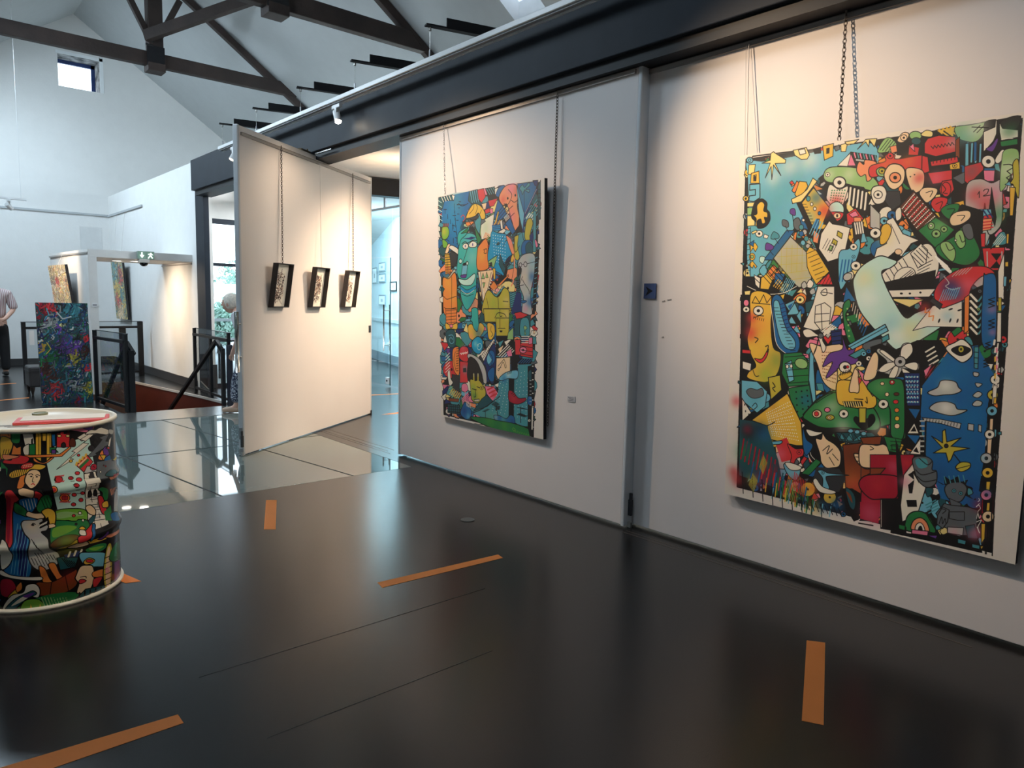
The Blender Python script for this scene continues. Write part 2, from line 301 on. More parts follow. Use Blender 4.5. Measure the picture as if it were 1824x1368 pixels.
# camera model of the photograph, used only to carry drawing coordinates onto each picture's own plane
def _ray(x, y): return CF * FPX + CR * (x - 912) - CU * (y - 684)
def on_plane(P, A, N):
    A = np.array(A, float); N = np.array(N, float); C0 = np.array((0, 0, CAM_H)); out = []
    for x, y in P:
        d = _ray(x, y); out.append(C0 + d * ((N @ (A - C0)) / (N @ d)))
    return np.array(out)
def flat_map(origin, ux, uz, w, h, W, H):
    """photo pixel -> canvas pixel for a picture whose lower-left corner is origin, with unit axes ux, uz"""
    o, a, b = map(lambda v: np.array(v, float), (origin, ux, uz)); n = np.cross(a, b)
    def T(P):
        Q = on_plane(P, o, n) - o
        return np.stack([Q @ a / w * W, (1 - Q @ b / h) * H], 1)
    return T
ART_B = '''
@ 1290 200 3.42
# sky upper left
s bb 0 140 300 250 300 420 270 620 230 900 190 910 340 600 380 520 560 430 700 300 860 180 1010 140 900 150 600 145 400
a T 110 .5 300 520
a T 90 .5 230 700
a T 80 .45 420 380
a W 45 .7 400 330
a W 40 .6 300 400
a W 50 .8 520 290
l K 7 152 300 175 268 420 238
p y 4 150 320 190 318 182 380 146 378
p Y 4 165 372 212 358 214 432 160 432
p E 3 178 385 196 380 194 418 178 418
e K 0 187 402 7 18
p b 5 155 440 218 436 218 520 180 545 150 540 152 510 190 505 190 470 155 475
p y 3 140 552 186 548 186 574 140 576
p g 3 140 582 186 580 186 624 140 626
p y 3 140 632 186 630 186 690 140 694
e b 5 155 292 20 18
e b 3 155 292 8 8
s K 0 170 590 190 540 230 525 262 550 262 590 278 610 280 660 250 700 205 708 190 670 165 640
s Y 3 180 628 200 618 200 570 225 545 245 562 240 600 262 612 262 640 244 640 250 670 232 678 222 650 200 662 198 690 190 688 196 650
i W 22 213 740
p y 3 166 730 196 718 200 730 172 742
p W 3 244 742 270 752 262 770 240 764
p Y 3 148 930 172 905 200 940 190 950 180 930 172 950
e Yk 3 170 880 18 22
e g 3 170 880 9 10
p Y 3 150 800 190 796 205 820 190 850 176 826 160 850
l K 5 130 700 128 1000
l K 4 160 700 158 1000
h K 3 9 130 712 158 706 0 32
p B 3 150 800 182 780 178 820
# star and alphabet band on top edge
p y 4 285 250 300 240 312 250 375 290 372 310 310 312 345 385 300 320 290 410 286 330 250 400 280 310 230 310 280 292
p y 4 420 232 500 214 520 260 505 285 470 288 430 262
p W 4 452 230 490 222 498 250 462 260
p K 0 540 225 590 210 590 250 550 255
p Y 4 600 205 666 190 662 268 610 292
p K 0 622 220 642 216 640 250 622 254
p A 4 668 215 700 198 706 225 680 236
p y 4 710 198 752 186 740 240 712 240
p y 4 735 180 820 165 790 192 745 196
p y 4 812 225 862 165 930 160 915 210 885 170 880 210 862 180
# dinosaur-like head top
p K 0 690 330 770 240 930 262 930 470 820 500 600 420
p W 3 690 326 768 248 770 330
p P 3 752 326 772 252 802 326
h P 8 4 792 248 800 276 36 5
h T 7 4 812 250 820 278 36 5
p a 3 800 282 930 300 930 314 800 296
s g 5 606 400 620 350 680 332 830 345 930 420 930 480 860 470 720 430 640 428
a W 30 .6 760 380
a W 24 .6 640 380
s H 4 806 352 822 300 850 318 860 290 930 310 900 400 870 420 860 380 830 390
i W 38 702 428
i W 14 630 380
s W 4 625 500 645 440 700 470 752 450 745 500 700 600 630 540
g G 4 6 5 650 470 745 465 720 560 640 540
a R 34 .9 680 545
p K 0 752 440 850 455 900 520 840 640 760 560
h W 12 5 770 460 760 560 24 8
s t 4 630 600 650 560 690 545 725 570 726 612 700 620 650 620
s R 5 640 610 724 612 712 650 680 665 650 650
e S 3 688 630 22 18
e K 0 688 630 6 10
p R 4 745 620 800 585 850 650 770 686 750 686
p P 3 760 622 800 600 820 630 780 640
p H 3 790 640 832 640 838 665 790 668
p k 4 780 672 850 670 830 800 790 790
h W 9 4 795 675 805 740 14 -2
# tower
p K 0 440 548 545 450 820 860 640 1020
p Y 4 470 555 545 460 640 580 600 680 700 700 520 720
a B 34 .8 560 520
a R 34 .9 610 600
a b 30 .6 520 640
p K 0 440 555 468 540 620 870 880 880 640 920 600 900
p O 4 400 430 414 418 430 440 412 452
p R 3 398 428 412 416 426 432 410 442
p O 4 412 478 442 418 470 440 474 456 425 490
p Y 4 430 500 458 420 500 425 510 450 480 500 440 515
p y 4 410 530 470 500 505 470 540 400 566 420 520 480 470 545 416 556
h K 3 9 470 560 500 560 8 18
e T 3 512 526 12 16
e W 3 533 560 8 10
e W 3 552 588 9 11
e B 3 580 615 9 11
p W 5 720 690 768 704 730 880 630 912 575 830 590 740 640 660 660 680
p E 4 692 722 722 740 715 770 686 750
p E 4 665 770 690 786 682 812 655 796
p g 4 645 810 665 818 655 845 636 840
h K 3 5 632 770 600 830 14 8
p H 4 545 715 580 745 570 800 540 790
p B 3 560 650 580 650 570 720 530 700
h b 6 4 520 740 560 650 14 8
# grey brick roof
p B 4 240 900 380 720 430 720 300 900
p t 3 296 894 410 745 425 760 310 905
p a 5 300 890 404 756 500 850 538 980 520 1050 450 1070
a E 80 .5 400 900
a E 60 .4 460 980
l E 2 320 880 500 870
l E 2 330 930 520 915
l E 2 380 980 530 960
l E 2 400 1020 530 1005
h E 2 6 350 830 345 1000 32 -10
l E 2 360 830 480 830
# mushrooms
s V 3 402 616 405 590 430 590 432 628
l K 4 416 626 424 690
s A 3 356 690 356 655 388 665 390 700
l K 3 372 694 392 730
s T 3 285 770 300 728 332 745 330 768
l K 3 308 768 330 800
s V 3 252 838 258 796 300 815 290 838
l K 3 272 838 300 870
s t 3 215 905 222 878 248 884 235 920
s b 4 215 960 240 930 262 950 250 1000 222 985
s T 4 255 930 280 900 290 910 262 955
s A 4 425 700 425 655 455 645 470 700 450 720
e T 3 470 700 14 16
e a 3 490 730 14 16
e B 3 470 740 14 16
e T 3 500 770 14 16
e b 3 480 795 14 16
e a 3 510 815 14 14
e W 3 482 657 9 9
# yellow striped sleeve
p Y 4 500 850 520 820 560 840 640 970 560 1050 520 980 505 940
h K 3 8 502 862 560 838 10 26
p R 4 560 1050 640 980 662 1050
h K 3 4 578 1050 604 1000 20 0
# feather fan and fence left
p K 0 115 1000 240 1000 300 930 460 1070 440 1080 300 1110 115 1100
p W 3 182 990 220 1010 214 1075 190 1050
l K 4 184 1010 216 1040
p Y 3 225 1010 262 980 300 930 320 960 270 1080 220 1075
p O 4 262 972 300 930 322 950 280 1000
p O 3 282 1000 330 960 345 985 305 1020
p B 3 310 980 370 985 345 1050 305 1050
h Y 6 6 300 1060 330 1020 12 6
h b 5 6 340 1090 380 1010 10 4
h K 4 5 240 1000 330 1100 12 -18
c W 4 140 1060 250 1105 360 1100 440 1060
p y 4 122 1090 162 1085 155 1120 128 1125
p W 5 570 1060 672 1060 672 1200 640 1310 550 1330 480 1310 540 1170
p W 4 556 1180 612 1160 650 1190 640 1300 590 1330 550 1280
l K 4 556 1230 640 1225
l K 4 552 1280 640 1270
l K 4 590 1170 596 1325
c K 4 592 1090 620 1075 625 1110 600 1115 592 1095 660 1105
# blue paisley and white toned mosaics
s b 5 760 830 820 770 820 860 730 1060 700 1050 700 860
h B 8 4 700 1030 720 900 20 0
i W 22 788 820
i b 10 788 880
i W 30 802 935
s W 4 730 990 780 970 785 1010 740 1030
e a 4 752 1002 28 22 -30
s W 4 500 1060 520 1020 545 1040 530 1070
s a 4 470 1050 490 1030 505 1060 480 1075
s a 4 520 1090 545 1070 555 1100 530 1110
# eye, blue triangles
s O 4 420 1140 465 1100 500 1120 490 1160 460 1170
i y 26 462 1142
p y 3 440 1100 470 1070 480 1100
p b 4 370 1170 435 1140 400 1220
p b 4 380 1236 430 1160 460 1230
p b 4 384 1286 410 1240 440 1290
p b 4 440 1240 468 1200 470 1290
p b 4 412 1340 440 1296 466 1346
p B 0 386 1180 420 1160 400 1204
# green snake
s G 6 724 1180 760 1140 770 1180 740 1240 780 1330 800 1400 760 1400 730 1300
g g 6 1 6 742 1180 756 1180 772 1380 752 1380
h W 4 5 790 1160 780 1210 12 20
h B 6 4 840 1240 815 1300 10 20
@ 1550 200 3.42
# top right
p K 0 160 150 800 40 920 20 905 300 600 330 300 280 160 260
s S 4 165 170 200 125 235 130 225 165 190 185
i S 20 205 155
e g 4 276 142 38 26
e q 4 280 176 30 22
p R 4 232 260 236 200 300 215 292 262
p P 3 240 210 264 190 272 240
s y 4 310 140 340 110 380 120 372 150
p Y 5 400 110 520 85 505 150 450 110 440 140
h Y 9 4 420 105 480 148 22 -6
p R 5 330 190 350 160 420 140 520 150 524 240 400 270 330 250
a W 30 .5 500 190
z K 4 14 9 372 215 510 190
s g 4 520 90 620 75 760 45 700 60 690 130 640 180 560 170 525 140
a T 60 .7 580 140
a W 60 .8 650 95
l K 5 620 90 720 95
l K 4 630 120 670 80
l K 4 650 125 690 85
p W 4 690 120 760 90 765 45 772 50 770 130 740 200 690 240
s k 4 795 60 850 30 915 25 900 90 850 110 800 90
p W 0 790 70 805 100 900 110 900 150 800 170 790 120
a G 40 .7 850 110
p G 4 780 180 898 160 900 196 800 210
l W 4 800 165 830 160 870 160
p K 0 700 230 790 128 800 240 760 262
s V 4 705 225 740 200 770 160 780 170 760 220 740 240
p M 3 520 170 545 150 545 280 520 270
h b 10 4 595 190 590 300 26 2
p b 3 580 190 600 190 600 330 578 330
p B 3 632 180 650 180 648 290 630 300
# green striped cap and bug
s g 4 45 240 80 170 120 155 160 190 150 230 90 245
h K 4 6 60 230 110 165 16 4
p H 3 120 210 160 200 165 240 130 250
# red submarine
p K 0 200 260 560 330 560 480 300 520 190 420
s R 5 90 270 110 250 150 260 160 285 300 262 320 270 320 330 300 360 210 350 140 330 60 385 0 392 0 330 90 300
a O 46 .7 100 330
a O 40 .6 230 300
i R 20 122 265
p R 5 316 262 352 272 362 360 330 372 314 350
p R 5 365 300 532 270 540 310 372 330
h K 4 7 384 296 384 312 22 -4
p Y 5 482 318 546 300 548 345 486 350
i Y 14 515 326
p R 5 350 370 500 350 500 420 380 438
a P 40 .6 400 400
s S 4 220 345 300 345 330 380 320 460 270 490 235 440
a R 30 .8 300 400
e K 0 245 392 4 4
e K 0 270 380 4 4
s g 5 38 352 72 334 112 360 90 390 50 386
i E 20 72 358
s S 6 84 380 120 320 180 320 212 360 200 430 150 470 110 450
i H 34 152 398
s W 6 5 500 20 455 80 450 102 500 80 550 30 556
i W 26 48 502
p D 4 105 480 180 480 190 560 130 600 90 540
p R 5 420 470 440 420 500 410 512 470 480 510 430 500
e R 4 462 470 30 44
c K 4 440 440 460 470 445 490 470 495
p A 4 500 400 600 350 690 310 690 350 560 440
# footballer
p R 4 575 330 690 300 690 350 600 440 575 420
a A 40 .6 620 360
i W 42 720 300
s W 4 760 290 800 230 828 240 820 270 780 312
p P 4 690 350 760 350 755 420 695 420
p B 3 694 340 760 340 760 354 694 354
s a 5 590 440 670 405 740 430 800 410 806 480 806 620 790 700 720 740 700 560 690 600 660 600 600 700 580 600
a P 50 .8 740 500
a R 46 .8 640 500
a R 44 .8 700 560
a G 50 .7 780 620
c K 4 690 480 700 470 720 470 712 495 690 510 730 505
l K 4 655 500 665 482 665 520
p K 0 740 450 770 640 760 700 722 600
p R 4 605 660 640 608 748 628 742 650
p b 3 650 592 736 590 740 620 660 640
h N 8 3 660 595 690 640 28 0
p H 4 600 660 745 645 735 715 640 730
h R 8 3 606 680 740 664 4 18
s g 3 820 230 900 230 900 330 860 380 820 460 790 470 800 300
a W 50 .7 840 350
c K 5 812 320 850 318 880 330
z K 5 6 14 850 340 840 440
s E 4 870 310 905 300 905 520 870 440 845 440 870 400
p Y 4 850 455 885 460 870 630 850 630
p b 3 822 440 850 420 860 450
# fish scales hats
p K 0 180 560 260 470 420 640 560 560 690 600 680 870 560 930 400 960 240 700
s S 4 300 490 330 460 405 465 400 505 350 550 320 530
c K 4 340 490 380 480 365 515
s R 4 370 560 400 520 470 525 455 575 410 610
c K 4 400 560 440 545 425 590
s G 4 430 600 470 565 540 560 530 610 480 650
c K 4 470 590 515 590 490 630
s S 4 485 650 520 610 600 600 610 640 560 680 500 690
c K 4 530 630 575 630 555 660
p m 5 175 580 265 478 410 640 300 740
g F 4 12 8 185 580 262 485 405 640 300 735
g R 6 6 5 200 580 262 500 380 620 300 700
p G 5 290 720 400 640 515 715 400 830
a g 40 .8 420 700
i g 26 402 740
e g 4 372 692 20 22
e W 2 370 690 8 8
i g 20 450 712
s G 5 400 820 520 750 560 700 620 740 670 860 600 930 500 915 430 880
s g 4 430 800 480 790 520 850 500 910 440 850
s g 4 520 740 560 720 580 800 550 830 520 790
c K 4 460 800 480 840 510 830
c K 4 545 750 560 790 580 780
e W 2 520 780 7 7
s A 4 560 700 610 680 630 760 590 770
p R 4 672 740 702 735 700 820 676 820
p R 5 682 828 820 822 818 960 700 965
p K 0 735 860 800 860 770 905
p K 0 730 950 800 950 770 905
h a 7 2 712 850 715 960 90 0
s T 4 735 830 780 745 820 730 828 800 760 812
h W 4 4 750 800 800 740 8 6
# white goggles face
s W 4 60 600 100 575 130 590 120 640 40 680
p a 4 0 560 60 620 60 720 0 700
i b 26 86 662
i B 30 134 628
s W 4 155 600 185 580 190 640 160 660
p W 5 100 660 140 640 200 740 300 780 250 800 190 880 150 850 90 900 20 900 40 830 100 800
a y 40 .7 90 760
s Y 4 70 700 110 680 130 720 100 790 60 800
i W 34 32 736
e S 3 172 850 22 18
l K 3 125 680 180 800
l K 0 0 0 1 1
# teeth ring fish
s W 5 45 1020 200 880 340 800 400 850 420 940 380 1030 290 1065 160 1060
h K 4 6 70 1000 100 1050 26 -22
e W 4 210 1000 70 52 -30
h K 4 7 160 1030 250 960 8 8
p W 4 245 860 310 800 350 840 340 920 290 950
h K 4 5 250 870 310 930 16 -14
h K 4 4 300 940 380 900 -10 24
h F 12 5 400 880 470 940 10 14
p K 0 70 1040 400 960 390 1080 110 1160
p W 4 85 1085 400 1075 360 1125 110 1128
e K 0 115 1102 7 6
e K 0 190 1104 9 6
e K 0 242 1104 7 6
e K 0 306 1098 7 6
p y 4 112 1135 330 1140 240 1188
p K 0 110 1160 240 1190 160 1250
# aqua arm
@ 1290 200 1.689
s t 3 388 520 394 490 412 465 440 445 470 432 500 440 520 450 500 468 474 480 486 520 512 570 546 618 580 602 640 585 690 600 660 640 600 680 555 705 517 714 480 680 440 640 405 590
a y 30 .7 560 660
a b 24 .5 500 640
a y 24 .6 420 500
a F 30 .6 430 560
a F 24 .6 520 670
@ 1550 200 3.42
p W 4 380 1180 560 1140 560 1310 350 1305 260 1330
e K 0 420 1270 5 14 20
e K 0 488 1268 5 14 20
e K 0 532 1270 5 14 20
e K 0 490 1200 14 5 -20
e K 0 545 1205 14 5 -20
a b 30 .5 470 1240
# red-blue hand
s R 5 390 1130 400 1070 450 1010 560 950 700 940 760 985 680 1000 620 1060 590 1130 480 1180 430 1190
a N 46 .95 480 1060
a B 40 .8 520 1100
a P 40 .6 600 1040
a R 40 .9 620 980
c a 5 450 1000 480 1040 460 1060 500 1080 540 1070
h b 4 8 420 1150 450 1080 14 -2
h a 4 5 500 1000 540 960 20 -4
p D 4 360 1150 380 1130 440 1170 425 1200
a R 30 .8 330 1190
z O 6 6 12 330 1200 390 1260
p O 4 575 1130 605 1110 600 1330 572 1350
# feathers column and blue pillar
p K 0 605 1090 690 1050 700 1400 600 1400
h W 14 6 612 1110 650 1150 0 40
h T 10 6 660 1150 690 1110 0 40
i A 12 668 1090
i g 10 660 1200
s B 5 690 1020 705 990 760 990 770 1100 760 1400 680 1400
a P 26 .6 740 1200
a P 20 .6 744 1340
z K 6 6 18 740 1130 740 1190
z K 6 6 18 740 1260 740 1320
p W 4 778 970 818 850 815 1140 780 1130
p E 3 780 1130 800 1130 800 1210 780 1210
p W 4 775 1220 800 1220 798 1400 770 1400
p K 0 820 840 852 840 840 1070 812 1130
p Y 3 822 912 842 910 842 940 822 940
p b 3 814 1000 832 1000 828 1060 812 1060
p K 0 830 640 860 630 850 830 828 830
p Y 3 832 740 846 740 842 800 830 800
l K 6 850 850 835 1400
@ 1290 560 3.42
# big yellow profile
p K 0 100 -120 280 -120 420 250 380 470 100 440
s Y 6 165 -130 290 -110 285 60 300 200 345 240 330 350 270 410 200 408 140 385 150 350 190 320 185 290 160 240 140 150 160 60
a R 30 .9 165 20
a R 36 .9 160 110
a G 50 .5 320 280
a L 50 .6 250 370
a O 50 .5 230 60
i W 30 208 -22
l K 4 180 20 215 8 240 10
h K 3 6 182 12 178 26 12 3
c K 5 186 140 206 150 190 172
s R 4 185 268 230 270 268 210 262 250 240 285 215 295
c K 5 252 196 268 190 262 230
c K 4 175 340 190 375 212 375
p Y 4 170 -70 190 -110 215 -70 240 -120 260 -70 290 -110 285 -60
i W 20 134 -30
e P 3 134 -70 16 20
p R 3 110 214 160 218 160 240 110 236
p W 3 112 285 165 300 160 345 112 330
p E 5 268 385 340 370 350 460 285 520
c K 5 295 415 310 440 295 450 310 470
# blue braid
s B 6 290 -90 330 -120 370 -60 400 60 450 130 460 200 420 260 360 230 310 160 300 40
s b 4 300 -60 330 -80 350 0 380 90 430 160 425 210 370 200 330 120
h K 3 14 300 -40 330 -40 8 20
h N 5 8 340 -60 370 -70 6 24
c W 4 280 -80 300 60 320 180 380 240 430 250
# blue panel with black ink
p b 4 105 400 200 410 262 470 250 560 200 600 105 520
a T 40 .5 180 520
s A 3 135 470 160 450 200 460 230 450 240 490 200 510 160 505
c K 4 170 560 190 540 200 560 180 580
p W 4 108 510 165 600 110 650
e K 0 125 550 3 7
e K 0 130 590 3 7
e K 0 150 610 3 7
# green mosaic
p G 5 360 240 470 230 520 300 515 430 390 440 350 360
p b 4 370 300 410 280 425 400 395 415
e W 3 384 318 9 12
e W 3 408 315 9 12
h K 4 5 370 260 500 250 4 40
e g 4 470 300 40 30 20
p G 5 390 450 520 430 540 590 430 650
a B 46 .8 500 520
g K 5 3 4 420 455 520 445 530 570 430 620
p b 5 520 240 550 190 545 300 560 540 540 540 515 400
s B 5 560 360 580 340 640 430 640 500 600 450 560 460
p T 3 560 420 600 420 610 470 570 460
# mustard bird with stars
p Y 6 165 645 385 480 470 660 480 800 440 800 270 760 262 680
a M 20 .2 300 560
g F 3 13 12 250 600 400 520 460 780 290 740
g W 3 6 6 260 610 390 530 440 760 280 720
c K 5 165 645 210 680 270 675 308 655
# small birds
p R 0 310 780 380 750 440 880 350 900
a P 30 .6 340 850
s b 4 215 790 240 765 280 775 350 770 340 790 280 800 260 860 230 840
i b 14 236 790
s R 4 385 790 420 810 440 820 480 820 480 860 440 880 420 920 400 910 410 860
i R 14 456 840
s b 5 365 910 460 940 440 1010 390 980
s W 4 370 905 410 905 470 930 450 950 400 945
# brushy flower strip at the bottom left
p q 0 95 640 170 650 260 680 330 890 350 1000 300 1050 90 980
a K 40 .7 150 720
a K 30 .7 220 700
a B 40 .7 240 730
a G 40 .7 120 840
a C 40 .8 300 960
a C 40 .8 230 1000
a C 26 .7 140 700
a V 34 .7 200 1020
a B 30 .9 320 1050
a R 30 .8 80 1010
a R 30 .8 60 960
a R 26 .7 75 530
a E 26 .9 170 1010
a E 26 .9 375 1090
a E 24 .8 230 900
a R 34 .8 430 1030
a G 30 .9 460 1090
a O 26 .9 540 1060
a Y 34 .8 550 1170
a B 30 .8 600 1170
a B 34 .9 690 1160
h C 9 9 120 760 100 880 24 16
h B 8 8 180 900 160 1000 46 22
h q 8 9 150 760 130 860 26 26
h Y 7 5 260 1000 250 1080 60 30
h R 8 7 240 920 226 1000 34 24
h b 6 8 300 1060 290 1120 50 16
h G 8 8 330 1000 320 1100 30 18
h K 5 9 110 960 116 1090 60 24
h E 3 8 215 930 240 860 3 6
h E 3 8 150 1040 175 970 4 6
h E 3 10 370 1080 395 980 7 10
h R 4 8 420 1060 430 960 9 8
h K 4 8 430 1080 440 1160 10 4
# purple hair face
s S 5 520 180 600 195 700 180 760 230 730 350 690 460 610 420 565 300
g M 3 9 9 590 220 700 220 680 430 600 400
s W 4 480 100 520 90 580 125 640 80 670 90 600 145 620 200 600 230 575 150 560 210 545 240 575 140 500 140
e A 4 588 130 16 16
h W 8 4 600 100 650 60 10 6
p N 4 650 100 715 90 715 180 655 185
h K 4 3 650 110 715 100 0 28
s V 4 600 320 640 240 720 210 718 130 752 215 800 200 790 240 835 240 800 270 700 330 640 380 620 380 660 290
s V 0 690 300 700 230 800 240 800 300
p G 6 480 610 560 520 640 470 920 420 1030 420 1150 460 1170 640 1120 680 1050 660 900 700 720 700 560 680
s G 6 485 610 600 500 700 480 900 560 940 700 740 690 600 690 510 650
a W 40 .7 720 680
a g 50 .6 610 600
a W 40 .6 660 560
c K 4 560 540 620 500 660 480
e S 5 565 606 28 24
e R 3 562 606 14 14
e P 4 628 582 18 14
e E 4 645 628 26 16
i S 10 640 628
i W 28 728 606
p b 5 750 190 980 60 1000 100 780 215
l K 4 765 200 990 75
p T 5 760 250 1000 120 1005 150 800 270
s A 4 850 180 960 150 920 240 860 220
i b 16 850 240
i W 16 880 268
i R 12 905 245
i B 14 880 225
p y 5 690 330 800 300 900 430 920 560 880 570 740 560 690 525 690 400
a E 60 .7 740 470
s Y 5 690 530 690 410 780 400 860 380 923 500 920 560 860 575 740 560
s S 5 760 460 790 340 812 330 822 465 790 475
i W 36 736 322
e R 2 752 320 9 9
s Y 4 700 370 770 350 772 375 720 400
h K 4 7 708 352 710 372 10 -3
i W 18 820 300
e y 4 830 330 28 14
p P 4 812 330 870 380 920 480 905 500 840 400
p R 3 815 380 840 400 820 430
p K 0 720 530 840 528 846 560 735 566
h y 6 8 728 534 736 560 14 0
l K 5 795 515 845 518
c K 5 860 530 872 540 868 505
s K 0 790 650 800 620 850 640 900 620 905 660 850 705
p E 5 820 570 865 570 862 660 822 660
# scarf triangle band
p q 5 680 720 900 720 923 740 800 790 700 770
p T 3 700 760 715 725 735 762
p T 3 735 770 770 720 790 770
p T 3 780 772 830 735 850 765
h K 4 6 690 730 720 770 34 0
e b 3 770 710 16 12
e b 3 810 716 16 12
e b 3 850 726 16 12
# book and hands
p K 0 500 700 560 690 700 760 740 900 720 1100 560 940 480 800
s W 4 500 700 560 715 600 720 560 740 520 740
c W 4 500 800 520 880 560 920
c W 4 520 810 530 860 570 900
p G 4 470 970 560 880 590 900 520 980
p B 3 510 985 600 900 620 920 540 990
s B 4 480 690 500 760 540 800 500 860 480 800
p M 6 722 795 923 775 923 1150 800 1080 740 1060
a m 50 .7 780 850
a O 50 .6 780 1020
a R 40 .5 800 1050
l D 5 835 810 832 1050
s S 6 556 760 590 760 600 725 625 760 672 790 705 830 712 880 700 925 660 935 620 935 590 900 582 850
c K 4 600 830 640 800 625 850 660 820
c K 4 640 870 670 920
c K 4 660 850 695 890
s S 6 790 850 830 850 820 830 870 820 923 825 960 870 930 930 860 940 810 900
c K 4 830 870 800 868
c K 4 835 890 810 895
# stork
p D 0 560 930 700 940 740 1000 700 1080 600 1090 540 1010
s b 4 570 955 600 950 640 968 760 980 640 985 620 1000 640 1060 600 1070 600 1000
i b 10 600 965
s W 4 542 1020 560 1000 600 1050 680 1080 650 1095 580 1080
p K 0 720 1060 780 1060 830 1090 820 1250 790 1262 740 1180
s q 4 740 1060 780 1080 800 1130 790 1190 760 1160
s M 0 742 1080 770 1100 780 1150
s C 6 840 1040 870 980 930 970 1100 980 1140 1020 1080 1100 930 1250 880 1220 835 1180
a P 40 .5 900 1200
a R 50 .6 940 1060
p K 0 820 1258 860 1215 905 1262
l K 8 820 1272 905 1286
h K 5 8 500 1140 520 1190 28 6
@ 1550 600 3.336
# right half below arm
p K 0 0 60 60 40 150 75 280 20 420 20 460 80 300 300 300 500 210 600 200 240 30 240
p B 0 310 290 470 80 640 50 660 100 740 230 700 400 680 700 640 950 560 1000 420 960 330 700 300 460
a U 80 .25 460 200
a U 60 .25 600 480
a N 60 .35 600 900
a N 60 .3 400 820
s S 5 0 130 30 90 50 130 30 240 -40 250
s a 4 40 90 60 70 120 130 160 150 190 50 240 40 250 80 200 160 260 150 290 160 280 200 200 190 160 240 100 220 40 200 100 150
p K 0 100 90 130 80 165 140
s W 4 180 120 190 60 240 40 252 90 205 140
s W 4 60 90 80 80 150 135 140 150
s W 4 50 200 90 160 150 150 150 170 90 210
s W 4 110 240 140 180 170 175 150 240
s W 4 200 170 260 150 285 165 270 200
s W 4 190 185 240 215 200 220
i a 34 178 148
h W 10 4 330 90 380 60 8 26
p C 4 320 230 400 150 330 260
p W 3 320 262 400 165 420 150
p P 3 318 200 370 160 330 240
# eye lower
s W 6 448 70 500 35 550 15 600 60 605 110 560 150 520 140
s K 0 480 75 540 50 600 75 560 110 520 110
e E 4 540 74 18 20
e K 0 540 74 6 8
s T 4 560 10 590 0 612 40 600 50
p T 4 618 60 645 60 640 190 618 185
h K 4 3 618 90 642 92 0 34
# clouds
s a 5 342 330 400 300 420 262 470 258 510 270 525 300 542 320 500 340 440 345 380 350
a F 30 .7 450 290
s a 5 352 425 390 392 450 385 500 400 520 430 575 435 540 455 480 468 400 450
a F 30 .7 450 420
s a 4 614 210 645 215 640 235 616 232
s a 4 625 275 665 280 640 300
s a 4 610 350 640 325 665 340 640 362
s a 4 608 400 632 378 664 388 655 410 620 412
p a 4 308 480 420 490 540 515 532 548 420 515 320 500
h K 3 12 320 482 316 500 18 3
p a 4 582 515 616 520 614 560 580 552
p a 4 644 522 662 526 660 568 642 560
# yellow flower
p E 5 430 560 446 550 455 625 540 600 480 650 590 662 500 682 480 730 465 745 450 690 375 690 430 660 365 590 430 630
e k 3 452 648 12 12
l K 6 500 700 535 745
s E 5 508 775 540 745 592 750 590 780 540 802
l K 4 510 785 590 765
# green body panel with studs
s G 6 -20 300 40 250 150 248 195 270 205 380 200 590 150 605 120 570 118 430 60 380
a g 40 .5 60 300
a W 46 .7 40 540
e S 3 72 278 12 10
e R 3 130 270 16 14
e W 2 130 268 7 7
e S 3 100 342 12 12
e m 3 156 340 16 10
e R 3 152 386 16 12
e O 3 158 436 14 13
e Y 3 160 485 14 14
e S 3 160 530 16 15
l K 5 118 430 122 570
i W 30 78 400
s K 0 -10 470 20 460 30 500 -10 540
# blue machine
p N 4 200 215 295 215 298 410 220 410
g b 6 5 7 205 225 290 225 290 400 218 400
g W 4 4 6 210 225 290 225 290 400 222 400
p B 3 225 425 298 430 270 490
p K 0 205 500 300 500 320 700 210 660
p W 4 220 575 262 510 290 575
p K 0 240 562 262 530 275 562
p B 4 215 580 300 585 270 640
p W 4 235 695 300 600 300 700
p K 0 255 680 275 655 290 690
h a 10 7 298 500 322 500 0 30
p K 0 325 500 336 500 330 700 320 700
# hand of green man and sleeve
p M 5 -60 600 70 590 60 640 -40 640
s S 6 -60 650 0 640 40 645 80 638 110 670 112 750 60 775 0 780 -60 760
c K 4 0 650 20 665 0 672
c K 5 30 700 44 720 30 735 44 752
p G 4 80 590 190 610 170 690 110 680
p G 3 128 640 165 640 160 672 130 670
h K 4 3 120 620 190 625 0 26
p C 4 0 700 260 700 260 800 180 850 0 830
a P 30 .5 140 770
p M 5 0 780 90 780 60 815 0 820
s C 6 -60 850 0 820 160 830 170 900 150 960 60 965 0 960 -60 900
a R 40 .5 40 880
p K 0 60 960 165 960 150 600 180 700 205 900 180 1160 60 1140
p C 0 -60 980 55 985 50 1110 -60 1080
a P 50 .6 0 1050
l W 3 66 970 66 1130
p W 5 180 1000 200 820 262 740 310 700 330 900 280 1060 190 1100
a P 30 .7 200 860
a R 24 .7 215 750
p K 0 225 880 262 850 250 930 232 930
p K 0 225 820 255 800 262 850
p K 0 215 970 275 970 278 1010 222 1010
p K 0 250 800 300 780 290 870
# wave of grey blue
s A 5 255 720 330 712 370 740 368 790 395 800 390 870 340 895 290 860 262 790
s T 0 270 730 330 725 340 770 290 780
c K 5 290 720 340 760 368 740
c K 5 270 790 310 820 390 800
c K 5 280 830 320 860 390 850
s q 4 330 900 370 900 370 930 340 950
h T 7 4 330 1000 390 970 6 16
# grey skull figure
s K 0 405 860 440 880 440 830 480 850 520 830 540 860 580 850 570 880 610 900 590 940 600 960
s A 5 442 905 470 870 540 865 575 900 560 950 530 980 470 965
i T 12 498 915
i T 12 538 930
